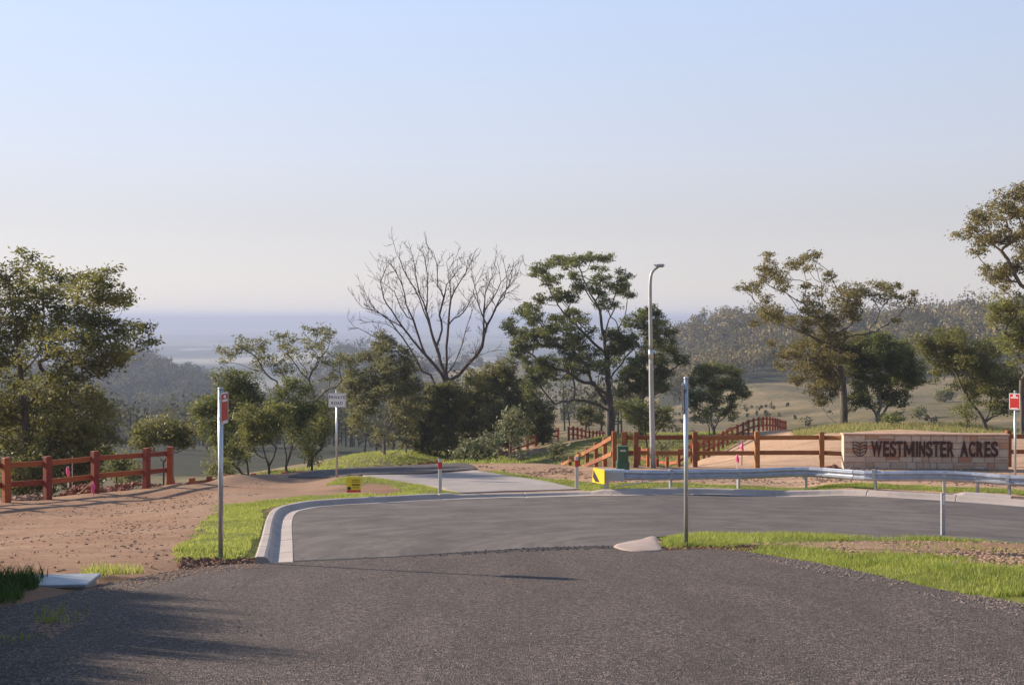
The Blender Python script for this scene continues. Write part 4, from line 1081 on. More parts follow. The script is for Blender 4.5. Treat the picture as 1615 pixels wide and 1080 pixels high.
# 2. small umbrella shaped tree
tree('gum_tree', 'small flat-topped tree alone beyond the end of the left timber fence', (258, 62), [(225,688,20,10),(240,676,16,8),(258,670,20,9),(280,676,20,9),(290,690,18,9),(240,700,14,7),(262,690,18,8),(298,702,8,6),(215,700,10,7),(275,700,12,6)],
 'leaf_olive', trunk=[(258,745),(257,730)], size=.22, dens=15, r0=.09, depth=.7)
# 3. cluster left of the private road sign
tree('gum_tree', 'tall sparse gum tree with bare forks rising behind the dark clump, left of PRIVATE ROAD', (486, 80), [(365,556,16,6),(357,568,8,6),(385,545,16,8),(404,540,13,6),(418,560,15,9),(440,530,12,7),(453,546,13,8),(480,522,7,7),(490,545,10,9),(503,518,9,7),(520,525,6,6),(511,540,10,7),(524,575,10,6),(468,560,12,8),(430,572,14,8),(500,560,12,7),(536,568,13,7),(445,585,14,8),(410,572,14,7),(485,585,12,8),(520,598,10,6)],
 'leaf_grey', trunk=[(488,700),(492,660),(495,625),(487,598),(492,585)], limbs=[[(487,598),(470,580),(455,560)],[(492,588),(505,565),(518,548),(523,530)],[(488,640),(510,620),(540,600)],[(490,660),(450,620),(420,590),(405,565)]], size=.22, dens=8, r0=.22, rmin=.03, wig=.9)
tree('gum_tree', 'dense dark rounded tree directly behind the left sign pole', (392, 66), [(360,600,22,16),(388,603,22,14),(390,622,22,18),(330,642,24,12),(318,655,12,9),(350,635,22,16),(370,660,25,20),(338,680,22,16),(350,706,20,9),(385,700,18,20),(370,725,16,10),(405,640,20,16)],
 'leaf_dark', trunk=[(392,720),(390,690)], size=.2, dens=19, r0=.16)
tree('gum_tree', 'lighter green bushy tree in front of the dark clump, left of the PRIVATE ROAD sign', (424, 60), [(400,662,20,16),(430,655,18,12),(410,688,20,20),(448,650,12,9),(392,680,12,12),(425,680,16,18),(440,672,14,12),(400,705,12,10)],
 'leaf_light', trunk=[(424,735),(424,715)], limbs=[[(424,735),(416,710),(412,690)],[(424,735),(436,705),(444,680)]], size=.17, dens=22, r0=.12, per=20)
tree('gum_tree', 'slender dark-crowned tree, second from the PRIVATE ROAD sign in the left clump', (452, 63), [(440,640,16,12),(468,645,20,13),(460,668,20,16),(480,655,14,14),(470,690,16,14),(450,610,18,11),(472,604,20,12),(495,640,14,12)],
 'leaf_dark', trunk=[(451,735),(452,712)], limbs=[[(451,735),(448,700),(458,670)],[(451,735),(462,700),(472,660)]], size=.19, dens=18, r0=.12)
tree('gum_tree', 'dark drooping tree nearest the PRIVATE ROAD sign on its left', (492, 66), [(482,700,13,18),(505,648,15,11),(512,668,14,12),(512,692,10,12),(490,722,12,8),(492,670,16,14),(515,640,9,6)],
 'leaf_dark', trunk=[(492,735),(494,712)], size=.19, dens=18, r0=.12, droop=.8)
# 4. loose tree right of the private road sign
tree('gum_tree', 'loose grey-green tree with several thin pale stems, right of the PRIVATE ROAD sign', (606, 92), [(545,570,16,6),(560,598,20,10),(545,620,14,6),(588,560,16,10),(605,538,18,11),(628,558,18,11),(600,585,22,13),(642,580,18,11),(575,638,22,12),(615,620,20,14),(650,608,16,12),(560,665,16,8),(632,655,18,16),(600,690,15,10),(655,640,18,12),(590,610,20,12),(640,690,14,12),(558,650,10,6),(620,600,18,12)],
 'leaf_grey', 'bark_pale', trunk=[(606,700),(607,660),(606,625)], limbs=[[(606,700),(595,650),(592,610),(590,570)],[(606,700),(620,655),(628,610),(630,570)],[(606,715),(575,690),(560,660)],[(606,700),(612,640),(612,580)]], size=.26, dens=13, r0=.22, rmin=.035)
tree('gum_tree', 'thin pale-stemmed tree standing between the loose tree and the brown bushy one', (640, 96), [(640,600,16,12),(655,625,14,12),(630,640,14,12),(645,665,14,12),(630,615,12,9),(662,650,10,12)],
 'leaf_grey', 'bark_pale', trunk=[(640,700),(639,660),(641,625)], size=.26, dens=12, r0=.16, rmin=.035)
# 5. brown-green bushy trees under the dead tree
tree('gum_tree', 'dense brownish-green bushy tree below the bare dead tree', (688, 98), [(662,650,18,14),(690,640,20,14),(668,680,22,16),(700,668,24,18),(650,692,14,12),(722,650,18,14),(700,700,24,12),(722,690,20,18),(670,705,18,10),(690,655,18,14),(655,672,14,12),(700,615,16,10),(684,622,16,12),(718,616,16,10),(730,628,14,10)],
 'leaf_olive', trunk=[(688,712),(688,690)], size=.24, dens=21, r0=.16, per=18)
tree('gum_tree', 'broad olive bushy tree right of the dead tree, its top just below the skyline', (772, 100), [(745,600,14,10),(772,588,18,11),(800,578,16,11),(742,638,20,16),(770,622,24,16),(802,612,22,16),(780,658,26,18),(750,680,24,16),(812,645,24,18),(770,695,22,14),(800,690,20,14),(735,660,16,14),(790,600,18,12)],
 'leaf_olive', trunk=[(772,705),(770,680)], size=.24, dens=20, r0=.2, per=18)
tree('gum_tree', 'dark drooping tree filling the gap left of the tall middle gum', (846, 104), [(838,632,20,14),(852,650,18,14),(835,670,18,14),(858,672,12,12),(828,650,16,14),(845,690,16,10),(868,660,9,9),(830,605,14,10),(865,690,10,7)],
 'leaf_dark', trunk=[(846,695),(845,680)], size=.24, dens=19, r0=.16)

# 6. dead tree, limbs traced then twigged
def dead_tree():
    d0 = 99; b = gd(707, d0); root = empty('dead_tree', b, 'bare grey dead tree with a wide fan of leafless branches, mid picture', 'tree')
    sk = Skel([tuple(b), P(707, 665, d0), P(704, 641, d0), P(703, 615, d0), P(703, 592, d0)])
    L = [[(704,641),(690,616),(679,591),(665,585),(654,563),(640,540),(628,524),(612,512),(590,508),(571,499)],
         [(703,592),(694,570),(688,547),(679,519),(672,491),(674,463),(675,435),(671,415),(667,397)],
         [(703,592),(704,547),(707,513),(711,472),(708,440),(704,413)],
         [(703,600),(685,575),(671,560),(652,538),(635,516),(610,502),(592,488),(578,468)],
         [(671,560),(660,530),(652,505),(640,480),(638,463),(630,440),(616,416)],
         [(679,519),(668,490),(652,452),(636,425),(624,397)],
         [(703,600),(724,591),(738,574),(752,560),(760,547),(768,513),(782,485),(792,465),(802,452),(815,438)],
         [(738,574),(754,562),(768,556),(772,549)],
         [(760,547),(763,520),(763,491),(765,463),(772,445),(779,427)],
         [(707,513),(716,502),(724,499),(735,487),(746,465),(750,450)],
         [(688,547),(697,520),(693,497),(700,470),(704,449),(716,435),(727,420)],
         [(654,563),(636,556),(624,541),(606,536),(588,530),(574,522),(560,516)],
         [(635,516),(618,490),(605,470),(600,445),(608,425)],
         [(711,472),(722,450),(735,430),(738,410)],
         [(768,513),(758,490),(752,465),(745,440)],[(782,485),(795,470),(800,440),(796,420)],
         [(703,592),(716,575),(730,540),(738,510),(745,490)],[(652,505),(642,500),(632,485),(622,460),(610,450)],[(672,491),(662,465),(655,435),(652,410)],
         [(628,524),(610,500),(590,490),(572,485)],[(704,470),(690,450),(690,420),(684,400)],[(763,491),(778,470),(790,445),(810,425)]]
    for l in L:
        P_ = np.array(sk.p); q0 = np.array(P(*l[0], d0)); dd = np.hypot(P_[:, 0]-q0[0], P_[:, 2]-q0[2]); i = int(np.argmin(dd)); y0 = sk.p[i][1]; dy = RNG.uniform(-3.4, 3.4)
        for j, (u, v) in enumerate(l[1:]):
            y = y0+dy*(j+1)/(len(l)-1); k = y/d0
            i = sk._line(i, P(u, v, y), .35, 2)
    main = len(sk.p)
    def twig(i, d, L, lev):
        d = d/np.linalg.norm(d); n = 4 if lev < 2 else 3; cur = i; p = sk.p[i]
        for k in range(n):
            d = d+RNG.normal(0, .11, 3)+np.array([0, 0, .10]); d /= np.linalg.norm(d); p = p+d*L/n
            sk.p.append(p); sk.par.append(cur); sk.w.append(0); cur = len(sk.p)-1
            if lev < 3 and RNG.random() < (.9 if lev == 1 else .72):
                a = d+RNG.normal(0, .55, 3); twig(cur, a, L*RNG.uniform(.4, .7), lev+1)
    for i in range(12, main):
        z = sk.p[i][2]; 
        if z < -5.5: continue
        dpar = sk.p[i]-sk.p[sk.par[i]]; hi = min(1, (z+5.5)/8)
        for _r in range(1 if RNG.random() < .40+.6*hi else 0): twig(i, dpar/np.linalg.norm(dpar)+RNG.normal(0, .62, 3)+np.array([0, 0, .25]), RNG.uniform(.7, 1.7), 1)
    BV, BF = sk.mesh(.36, .014, 7, .56); mesh_np('trunk', BV, BF, M['bark_dead'], root, smooth=True)
dead_tree()

# 7. tall middle gum
c7 = (780, 380, 3.375)
tree('gum_tree', 'tallest gum tree in the middle, with layered clumps and a long low left limb', (963, 99), [
 (250,140,45,13),(200,175,20,10),(340,105,45,12),(440,100,45,12),(520,92,35,12),(600,97,32,11),(300,220,45,18),(410,170,26,10),(350,290,45,18),(470,235,45,14),(560,200,40,14),(690,190,40,10),(650,250,45,13),(700,277,36,10),(560,270,36,14),(410,310,36,18),(240,310,36,14),(150,380,44,13),(210,400,44,18),(70,455,38,10),(440,400,52,22),(600,340,44,14),(340,430,52,24),(190,490,46,18),(130,530,44,18),(280,480,46,18),(420,490,46,22),(520,470,26,14),(250,540,54,22),(350,550,54,26),(170,580,36,14),(450,560,54,26),(620,500,54,18),(700,515,54,22),(740,545,44,15),(280,640,54,26),(390,640,54,22),(220,700,46,22),(290,700,54,22),(400,715,46,20),(220,755,44,18),(480,650,54,28),(560,600,36,22),(650,580,54,22),(640,640,40,22),(560,680,40,22),(110,600,30,12),(160,640,30,14)],
 'leaf_dark', trunk=[(963,660),(961,635),(958,600),(957,562),(951,525),(946,490),(942,455),(940,425)],
 limbs=[[(960,655),(944,638),(930,634),(905,630),(888,632),(868,642)],[(960,640),(945,620),(932,600),(925,575)],[(957,600),(975,580),(985,565),(1000,550)],[(957,562),(935,540),(915,520),(890,495),(870,465),(858,440)],[(951,525),(965,495),(972,460),(975,430)],[(946,490),(925,450),(915,420)],[(960,630),(940,610),(900,590),(860,575),(840,560)],[(957,570),(965,540),(985,500),(990,470)]],
 size=.26, dens=17, r0=.62, conv=c7, rmin=.03, per=18, depth=.7)
tree('gum_tree', 'dark gum tree rising just behind the street lamp, right of the tallest gum', (1012, 94), [
 (840,372,34,13),(780,398,34,13),(725,440,38,15),(870,395,28,9),(820,475,46,18),(880,465,46,18),(930,495,34,18),(850,535,54,22),(930,560,34,18),(800,610,52,28),(880,635,44,22),(740,690,50,30),(830,725,52,30),(780,790,52,30),(900,700,34,22),(985,637,40,14),(700,790,44,30),(880,785,44,22),(690,720,40,24),(760,640,40,24)],
 'leaf_dark', trunk=[(1010,665),(1012,630),(1015,590),(1018,550),(1020,520)], limbs=[[(1012,630),(1040,600),(1065,580),(1075,572)],[(1015,590),(1000,550),(998,515)]], size=.25, dens=20, r0=.35, conv=c7, rmin=.03, per=18)
tree('gum_tree', 'low dark tree at the foot of the street lamp behind the brown fence', (1020, 88), [(750,880,50,26),(830,900,44,22),(910,895,36,18),(685,880,34,22),(900,965,46,18),(800,980,56,20),(720,940,36,20)],
 'leaf_dark', trunk=[(1020,700)], size=.24, dens=16, r0=.15, conv=c7, rmin=.03)
tree('gum_bush', 'grey leafy bush under the low limb of the tallest gum', (930, 102), [(455,925,34,22),(500,905,34,22),(545,935,34,24),(500,960,38,20),(580,960,24,20)], 'leaf_grey', trunk=[(930,680)], size=.26, dens=13, r0=.08, conv=c7, cat='bush', rmin=.03)
c1 = (1000, 400, 3.6)
tree('gum_tree', 'round-headed gum tree behind the grey-backed sign, by the curving far fence', (1128, 96), [
 (380,658,34,18),(440,638,38,13),(500,658,38,18),(575,678,34,13),(335,715,30,22),(420,728,42,26),(500,738,42,26),(580,735,28,22),(328,790,32,22),(400,815,42,26),(480,835,42,22),(560,825,34,22),(622,808,32,15),(352,860,30,18),(430,895,34,18),(540,895,40,18),(598,765,34,15),(460,780,40,24),(300,830,22,14),(380,930,26,14)],
 'leaf_dark', 'bark_pale', trunk=[(1126,680),(1124,655)], limbs=[[(1126,680),(1110,655),(1105,630)],[(1126,680),(1140,650),(1150,625)]], size=.24, dens=19, r0=.2, conv=c1, rmin=.025, per=18)
# 8. right pair
c2 = (1150, 380, 3.376)
tree('gum_tree', 'large rusty-leaved ragged-topped gum tree, left of the pair behind the stone wall', (1330, 83), [
 (195,75,18,11),(222,118,24,12),(160,152,24,12),(228,162,38,13),(75,245,28,10),(125,250,36,14),(190,212,34,18),(270,188,40,17),(318,140,34,13),(390,108,30,13),(430,72,26,11),(475,72,14,12),(178,300,26,13),(280,250,40,15),(230,368,50,20),(185,395,38,17),(130,440,16,8),(240,412,44,17),(420,140,24,10),(540,168,22,9),(535,218,20,10),(410,240,26,14),(490,270,26,17),(430,320,40,22),(400,400,52,26),(330,428,34,18),(470,360,44,26),(560,330,44,22),(500,430,52,26),(605,258,38,13),(640,290,44,17),(700,258,42,15),(770,238,28,11),(830,250,24,9),(680,320,42,15),(760,300,38,13),(850,300,40,9),(910,300,24,8),(980,282,15,7),(972,330,15,7),(640,370,50,18),(560,400,44,18),(890,240,12,5),(895,415,12,8),
 (650,420,44,18),(400,480,44,18),(450,540,54,22),(380,560,44,18),(300,610,38,15),(280,658,24,12),(340,600,44,22),(550,550,54,26),(430,620,54,22),(520,640,54,28),(340,742,32,9),(420,720,44,22),(500,740,54,22),(600,620,54,30),(450,800,48,22),(540,800,50,30),(500,860,34,14),(220,545,12,8),(600,500,44,22),(480,580,46,26),(500,700,46,26),(545,725,46,26),(455,680,46,24),(560,765,44,24),(590,700,46,26),(600,565,46,26),(640,520,44,22),(520,560,46,24),(560,640,46,26),(380,660,40,20),(500,500,44,22)],
 'leaf_brown', trunk=[(1331,650),(1330,620),(1327,590),(1320,560),(1308,530),(1300,495),(1290,470)],
 limbs=[[(1308,530),(1282,500),(1262,490),(1240,462),(1225,445)],[(1290,470),(1285,452),(1262,442),(1240,440)],[(1300,500),(1295,460),(1290,430),(1283,405)],[(1310,535),(1330,520),(1355,500),(1375,470)],[(1318,555),(1340,530),(1370,525),(1400,512),(1430,485),(1445,475)],[(1320,560),(1290,535),(1262,520)],[(1366,527),(1385,500),(1395,480)]],
 size=.23, dens=14, r0=.42, conv=c2, rmin=.024, per=17, depth=.6)
tree('gum_tree', 'broad dark green tree with several leaning stems, right of the pair behind the stone wall', (1384, 86), [
 (720,520,46,22),(820,518,46,16),(900,555,52,22),(960,588,38,18),(770,590,52,26),(700,640,52,30),(850,640,52,26),(940,660,46,22),(1000,680,44,18),(1010,742,36,13),(780,700,52,30),(880,740,52,26),(960,760,42,18),(820,800,50,26),(700,760,44,30),(920,820,42,17),(850,865,34,17),(740,860,38,26),(895,945,18,8),(660,850,40,30),(930,880,14,8),(860,690,46,26),(760,650,46,26),(640,560,44,24),(680,700,46,26),(640,650,46,26),(720,580,46,24),(840,580,46,24),(800,760,44,24),(700,820,44,24),(930,720,40,22),(900,610,44,22)],
 'leaf_dark', 'bark_pale', trunk=[(1384,660),(1385,640)], limbs=[[(1384,660),(1370,630),(1365,600)],[(1384,665),(1400,640),(1415,610)],[(1384,660),(1388,620),(1390,580)]], size=.23, dens=21, r0=.3, conv=c2, rmin=.024, per=18, depth=.6)
# 9. right edge
c3 = (1380, 270, 2.51)
tree('gum_tree', 'very tall russet gum tree leaning in at the right edge, highest tree in the picture', (1650, 62), [
 (340,250,18,14),(398,172,26,15),(388,220,26,22),(445,200,32,22),(505,120,32,24),(562,80,36,24),(520,180,42,26),(580,150,36,30),(430,270,36,22),(400,315,28,14),(500,275,42,22),(560,250,42,26),(580,330,34,22),(450,385,22,11),(465,430,32,12),(520,400,34,12),(510,468,22,9),(565,380,34,18),(640,80,40,30),(650,160,50,36),(640,250,46,36),(680,330,46,30),(720,120,46,36),(740,230,50,40),(650,420,40,24)],
 'leaf_brown', trunk=[(1652,620),(1650,550),(1645,490),(1640,440),(1632,400),(1625,360)], limbs=[[(1645,490),(1610,450),(1590,410),(1565,385),(1545,375)],[(1640,450),(1605,445),(1580,440),(1565,442)],[(1632,400),(1612,360),(1595,330)]],
 size=.2, dens=21, r0=.3, conv=c3, rmin=.02, per=18)
tree('gum_tree', 'bright-leaved green gum tree under the tall russet one at the right edge', (1612, 64), [
 (480,540,36,22),(520,575,42,26),(572,525,34,26),(468,592,24,20),(545,640,42,26),(590,600,34,30),(505,680,32,22),(560,700,40,30),(550,750,28,18),(600,660,40,30),(640,560,46,36),(650,640,46,36),(530,520,30,20),(640,720,40,30)],
 'leaf_light', trunk=[(1612,640),(1611,600)], size=.19, dens=17, r0=.18, conv=c3, per=18)
tree('gum_tree', 'leaning olive tree with drooping crown, right of the dark pair and above the sign letters', (1560, 74), [
 (195,668,30,17),(200,712,32,24),(260,648,40,15),(330,658,44,18),(270,700,44,24),(340,710,44,24),(245,752,34,22),(240,792,22,17),(320,770,44,24),(400,718,40,24),(380,790,44,24),(342,840,32,22),(400,860,42,24),(372,890,22,17),(450,800,40,32),(480,860,44,32),(540,820,46,40),(470,920,34,26),(560,900,36,38),(430,760,36,26),(600,860,40,40),(510,940,30,24),(430,690,40,24),(300,740,40,24),(360,752,40,24),(450,740,40,26),(500,800,40,30),(420,830,40,26)],
 'leaf_olive', trunk=[(1548,656),(1532,636),(1520,616),(1512,598)], limbs=[[(1555,664),(1562,640),(1565,615)],[(1560,668),(1575,640),(1582,615)]], size=.21, dens=20, r0=.2, conv=c3, per=18)
tree('gum_bush', 'bright green bush at the foot of the leaning olive tree', (1524, 70), [(345,950,24,17),(370,978,30,13),(360,925,16,10)], 'leaf_light', trunk=[(1524,672)], size=.2, dens=17, r0=.06, conv=c3, cat='bush')
tree('gum_sapling', 'tiny lone sapling right of the broad dark tree on the crest', (1406, 74), [(1404,655,6,4),(1410,660,6,4),(1400,661,4,3)], 'leaf_dark', trunk=[(1406,668)], size=.2, dens=12, r0=.04, cat='sapling', rmin=.02)

# ------------------------------------------------------------------ planted saplings and shrubs on the near crest
st = tree('young_tree', 'staked young tree with long glossy hanging leaves, right of the leafy shrub on the crest', (807, 53), [(808,648,10,8),(800,660,12,10),(818,660,12,10),(806,675,14,11),(822,678,10,10),(795,676,8,8),(812,690,10,7)], 'leaf_gloss', trunk=[(807,700),(807,680)], size=.22, dens=14, r0=.035, depth=.9, droop=1.1, cat='young tree', width=.32, per=9, rmin=.008)
for s in (-1, 1):
    b = gd(807+s*3.2, 53); mb = MB(); mb.tube([b-Vector((0, 0, .2)), b+Vector((0, 0, 1.55))], .025, 5)
    o = mb.build('stake', M['wood_brown'], st)
tree('leafy_shrub', 'large glossy-leaved shrub beside the end of the driveway', (750, 49), [(735,712,14,9),(752,702,18,10),(765,712,14,10),(745,722,20,7),(775,700,8,9),(768,690,7,6),(733,700,6,6),(728,722,8,5),(762,722,12,6)], 'leaf_gloss', trunk=[(750,728)], size=.17, dens=22, r0=.03, cat='shrub', droop=.3, width=.42, per=10, rmin=.007)
tree('leafy_shrub', 'slim grey-leaved shrub between the large shrub and the staked young tree', (784, 51), [(783,688,5,7),(786,700,6,8),(782,712,6,7)], 'leaf_gloss', trunk=[(784,716)], size=.17, dens=14, r0=.02, cat='shrub', width=.42, per=9, rmin=.007)
tree('leafy_shrub', 'small dark shrub standing alone in the grass left of the diagonal orange fence', (878, 49), [(876,700,8,5),(870,710,8,6),(884,708,8,7),(878,718,9,6)], 'leaf_gloss', trunk=[(878,724)], size=.16, dens=17, r0=.02, cat='shrub', width=.4, per=9, rmin=.007)
tree('leafy_shrub', 'pale shrub seen through the brown fence, right of the street lamp', (1047, 58), [(1046,700,9,6),(1040,708,8,6),(1053,708,8,6),(1046,716,9,5)], 'leaf_gloss', trunk=[(1047,722)], size=.17, dens=15, r0=.02, cat='shrub', width=.4, per=9, rmin=.007)
tree('leafy_shrub', 'low shrub at the foot of the staked young tree', (822, 53), [(816,716,8,5),(826,715,7,5)], 'leaf_gloss', trunk=[(822,722)], size=.16, dens=14, r0=.02, cat='shrub', width=.4, per=9, rmin=.007)
k = 0
for (u, d, v, ru, rv, lf, txt) in [(185,50,728,18,12,'leaf_dark','dark low bush behind the left timber fence, nearest its corner post'),(205,56,742,20,9,'leaf_grey','grey-green low bush in the gap between the left fence and the flat-topped tree'),(130,47,748,24,12,'leaf_dark','dark low bush behind the middle bay of the left timber fence'),(60,44,752,22,12,'leaf_grey','grey scrubby bush behind the left fence, near the pink ribbon'),(345,58,735,16,8,'leaf_light','light straggly bush at the base of the dark rounded tree'),(160,52,712,14,10,'leaf_olive','olive bush above the left timber fence beside the big gum'),(15,45,758,25,12,'leaf_dark','dark bush at the left edge below the big gum')]:
    tree('scrub_bush', txt, (u, d), [(u, v, ru, rv), (u-ru*.6, v+rv*.5, ru*.6, rv*.6), (u+ru*.6, v+rv*.4, ru*.6, rv*.7), (u+ru*.2, v-rv*.5, ru*.5, rv*.5), (u, v+rv*1.3, ru*.9, rv*.8)], lf, trunk=[(u, v+rv*1.2)], size=.17, dens=14, r0=.04, cat='bush')

# ------------------------------------------------------------------ far forest (reads as one mass)
def forest(name, label, cat, region, spacing, hgt, seed, per_crown=85, leafsize=1.15):
    rs = np.random.default_rng(seed); u0, u1, d0, d1 = region
    area = (u1-u0)/F*(d1*d1-d0*d0)/2; n = int(area/spacing**2)
    d = np.sqrt(rs.uniform(d0*d0, d1*d1, n)); u = rs.uniform(u0, u1, n); x = (u-UC)/F*d
    if name == 'ridge_forest': keep = d > 422+25*np.sin(u/60.)+18*np.sin(u/23.)
    elif name == 'valley_forest': keep = (d > 420) & (rs.random(n) < .95)
    elif name == 'gully_woodland': keep = fbm(x, d, 70, 78) > np.where(u > 760, .08, np.where(u < 330, -.06, -.35))
    elif name == 'pasture_scrub': keep = fbm(x, d, 40, 79) > .06
    else: keep = fbm(x, d, 60, 77) > .02
    x = x[keep]; d = d[keep]; z = H(x, d); n = len(x)
    h = hgt*np.clip(rs.lognormal(0, .30, n), .45, 1.9); r = h*rs.uniform(.30, .48, n)
    V = []; T = []; ct = np.clip(rs.normal(.42, .27, n), .0, 1)
    k = per_crown; q = rs.normal(0, 1, (n, k, 3)); q /= np.linalg.norm(q, axis=2)[:, :, None]; q *= rs.uniform(.6, 1.1, (n, k, 1))
    # three lobes per crown
    lob = rs.normal(0, .45, (n, 3, 3)); li = rs.integers(0, 3, (n, k)); L = np.take_along_axis(lob, li[:, :, None].repeat(3, 2), 1)
    q = q*.62+L*np.array([1, 1, .5])
    c = np.stack([x, d, z+h*(.38 if name == 'pasture_scrub' else .62)], 1)[:, None, :]+q*np.stack([r, r, h*.42], 1)[:, None, :]
    c = c.reshape(-1, 3); t = (ct[:, None]+rs.normal(0, .08, (n, k))).ravel()
    nv = (q-L*np.array([1, 1, .5])*.7).reshape(-1, 3); nv /= np.linalg.norm(nv, axis=1)[:, None]+1e-9; nv += rs.normal(0, .38, nv.shape); nv /= np.linalg.norm(nv, axis=1)[:, None]
    ta = np.cross(nv, rs.normal(0, 1, nv.shape)); ta /= np.linalg.norm(ta, axis=1)[:, None]+1e-9; tb = np.cross(nv, ta)
    la = (leafsize*rs.uniform(.45, .8, len(c)))[:, None]; Vv = np.stack([c-ta*la, c-tb*la*.6, c+ta*la, c+tb*la*.6], 1).reshape(-1, 3); Fq = np.arange(len(c)*4).reshape(-1, 4)
    m = len(Vv)
    # stems
    sv = []; 
    w = .18
    b = np.stack([x, d, z-.5], 1); tp = b+np.stack([rs.normal(0, .4, n), rs.normal(0, .4, n), h*(.3 if name == 'pasture_scrub' else .7)+.5], 1)
    offs = np.array([[-w, 0, 0], [w, 0, 0], [0, w, 0]]); SV = np.concatenate([b[:, None]+offs, tp[:, None]+offs*.5], 1).reshape(-1, 3)
    base = m+np.arange(n)[:, None]*6; SF = np.concatenate([base+np.array([[0, 1, 4, 3]]), base+np.array([[1, 2, 5, 4]]), base+np.array([[2, 0, 3, 5]])])
    o = mesh_np(name, np.concatenate([Vv, SV]), np.concatenate([Fq, SF]), M['forest_dry' if name == 'ridge_forest' else 'forest'], attrs={'tint': np.clip(np.concatenate([np.repeat(t, 4), np.full(len(SV), .35)]), 0, 1)})
    tag(o, label, cat, kind='stuff'); return n
forest('ridge_forest', 'gum forest covering the ridge behind the stone wall on the right', 'forest', (1030, 1760, 415, 745), 7.8, 10, 1)
forest('valley_forest', 'hazy blue-green forest on the hill beyond the big gum at the left', 'forest', (-60, 660, 430, 1085), 8.6, 13, 2, 75, 1.9)
forest('distant_woodland', 'scattered hazy trees on the far hills behind the dead tree', 'woodland', (430, 1010, 1100, 1420), 14, 15, 3, 60, 2.2)
forest('gully_woodland', 'shaded woodland in the gully seen between the middle trees', 'woodland', (-60, 1010, 190, 440), 10.5, 9, 4, 110, .75)
forest('pasture_scrub', 'low dark scrub dotted over the pasture below the ridge', 'scrub', (1020, 1760, 140, 430), 8.5, 1.5, 5, 45, .38)
# scattered paddock trees
DENS = 1.6
def paddock(u, d, h, lab):
    k = h/2/d*F; v = VC-(gz((u-UC)/F*d, d)+h*.55)/d*F
    tree('paddock_tree', lab, (u, d), [(u, v, k*.8, k*.6), (u-k*.5, v+k*.3, k*.5, k*.4), (u+k*.5, v+k*.25, k*.5, k*.4)], 'leaf_grey', size=.6, dens=9, r0=.2, per=10, sprig=.8, rmin=.06, twigs=False)
paddock(1450, 190, 2.2, 'small round tree alone on the terraced pasture above the letters of the stone wall')
paddock(1490, 260, 4.0, 'tiny pasture tree just left of the leaning olive tree')
paddock(530, 900, 16, 'lone hazy tree on the skyline hill above the PRIVATE ROAD sign')

# ------------------------------------------------------------------ low ranges across the plain and mountains on the horizon
def ranges(name, y0, depth, amp, floor, scale, seed, half):
    xx = np.linspace(-half, half, 300); vs = []; rows = [(0, 0), (.3, .7), (.5, 1.0), (.7, .75), (1, 0)]
    for t, k in rows:
        yy = y0+t*depth+fbm(xx, xx*0+3, scale*2, seed+9, 2)*depth*1.2
        pr = floor+amp*np.clip(fbm(xx, xx*0+t*300, scale, seed, 5)+.30, 0, 1)
        for x, p, y in zip(xx, pr, yy): vs.append((x, y, PLAIN-12+(12+p)*k))
    n = len(xx); i = np.arange(n*len(rows)).reshape(len(rows), n)
    f = np.stack([i[:-1, :-1], i[:-1, 1:], i[1:, 1:], i[1:, :-1]], -1).reshape(-1, 4)
    tag(mesh_np(name, vs, f, M['hill_far'], smooth=True), kind='structure')
M['hill_far'] = simple('far_hills', (.022, .030, .022), .95, 0, .4, .004)
ranges('hills', 2500, 350, 26, -6, 600, 41, 5000)
ranges('hills', 3400, 500, 34, -4, 900, 43, 7000)
ranges('hills', 5000, 800, 44, 0, 1500, 45, 9000)
ranges('mountains', 8200, 1400, 70, 72, 2600, 47, 12000)
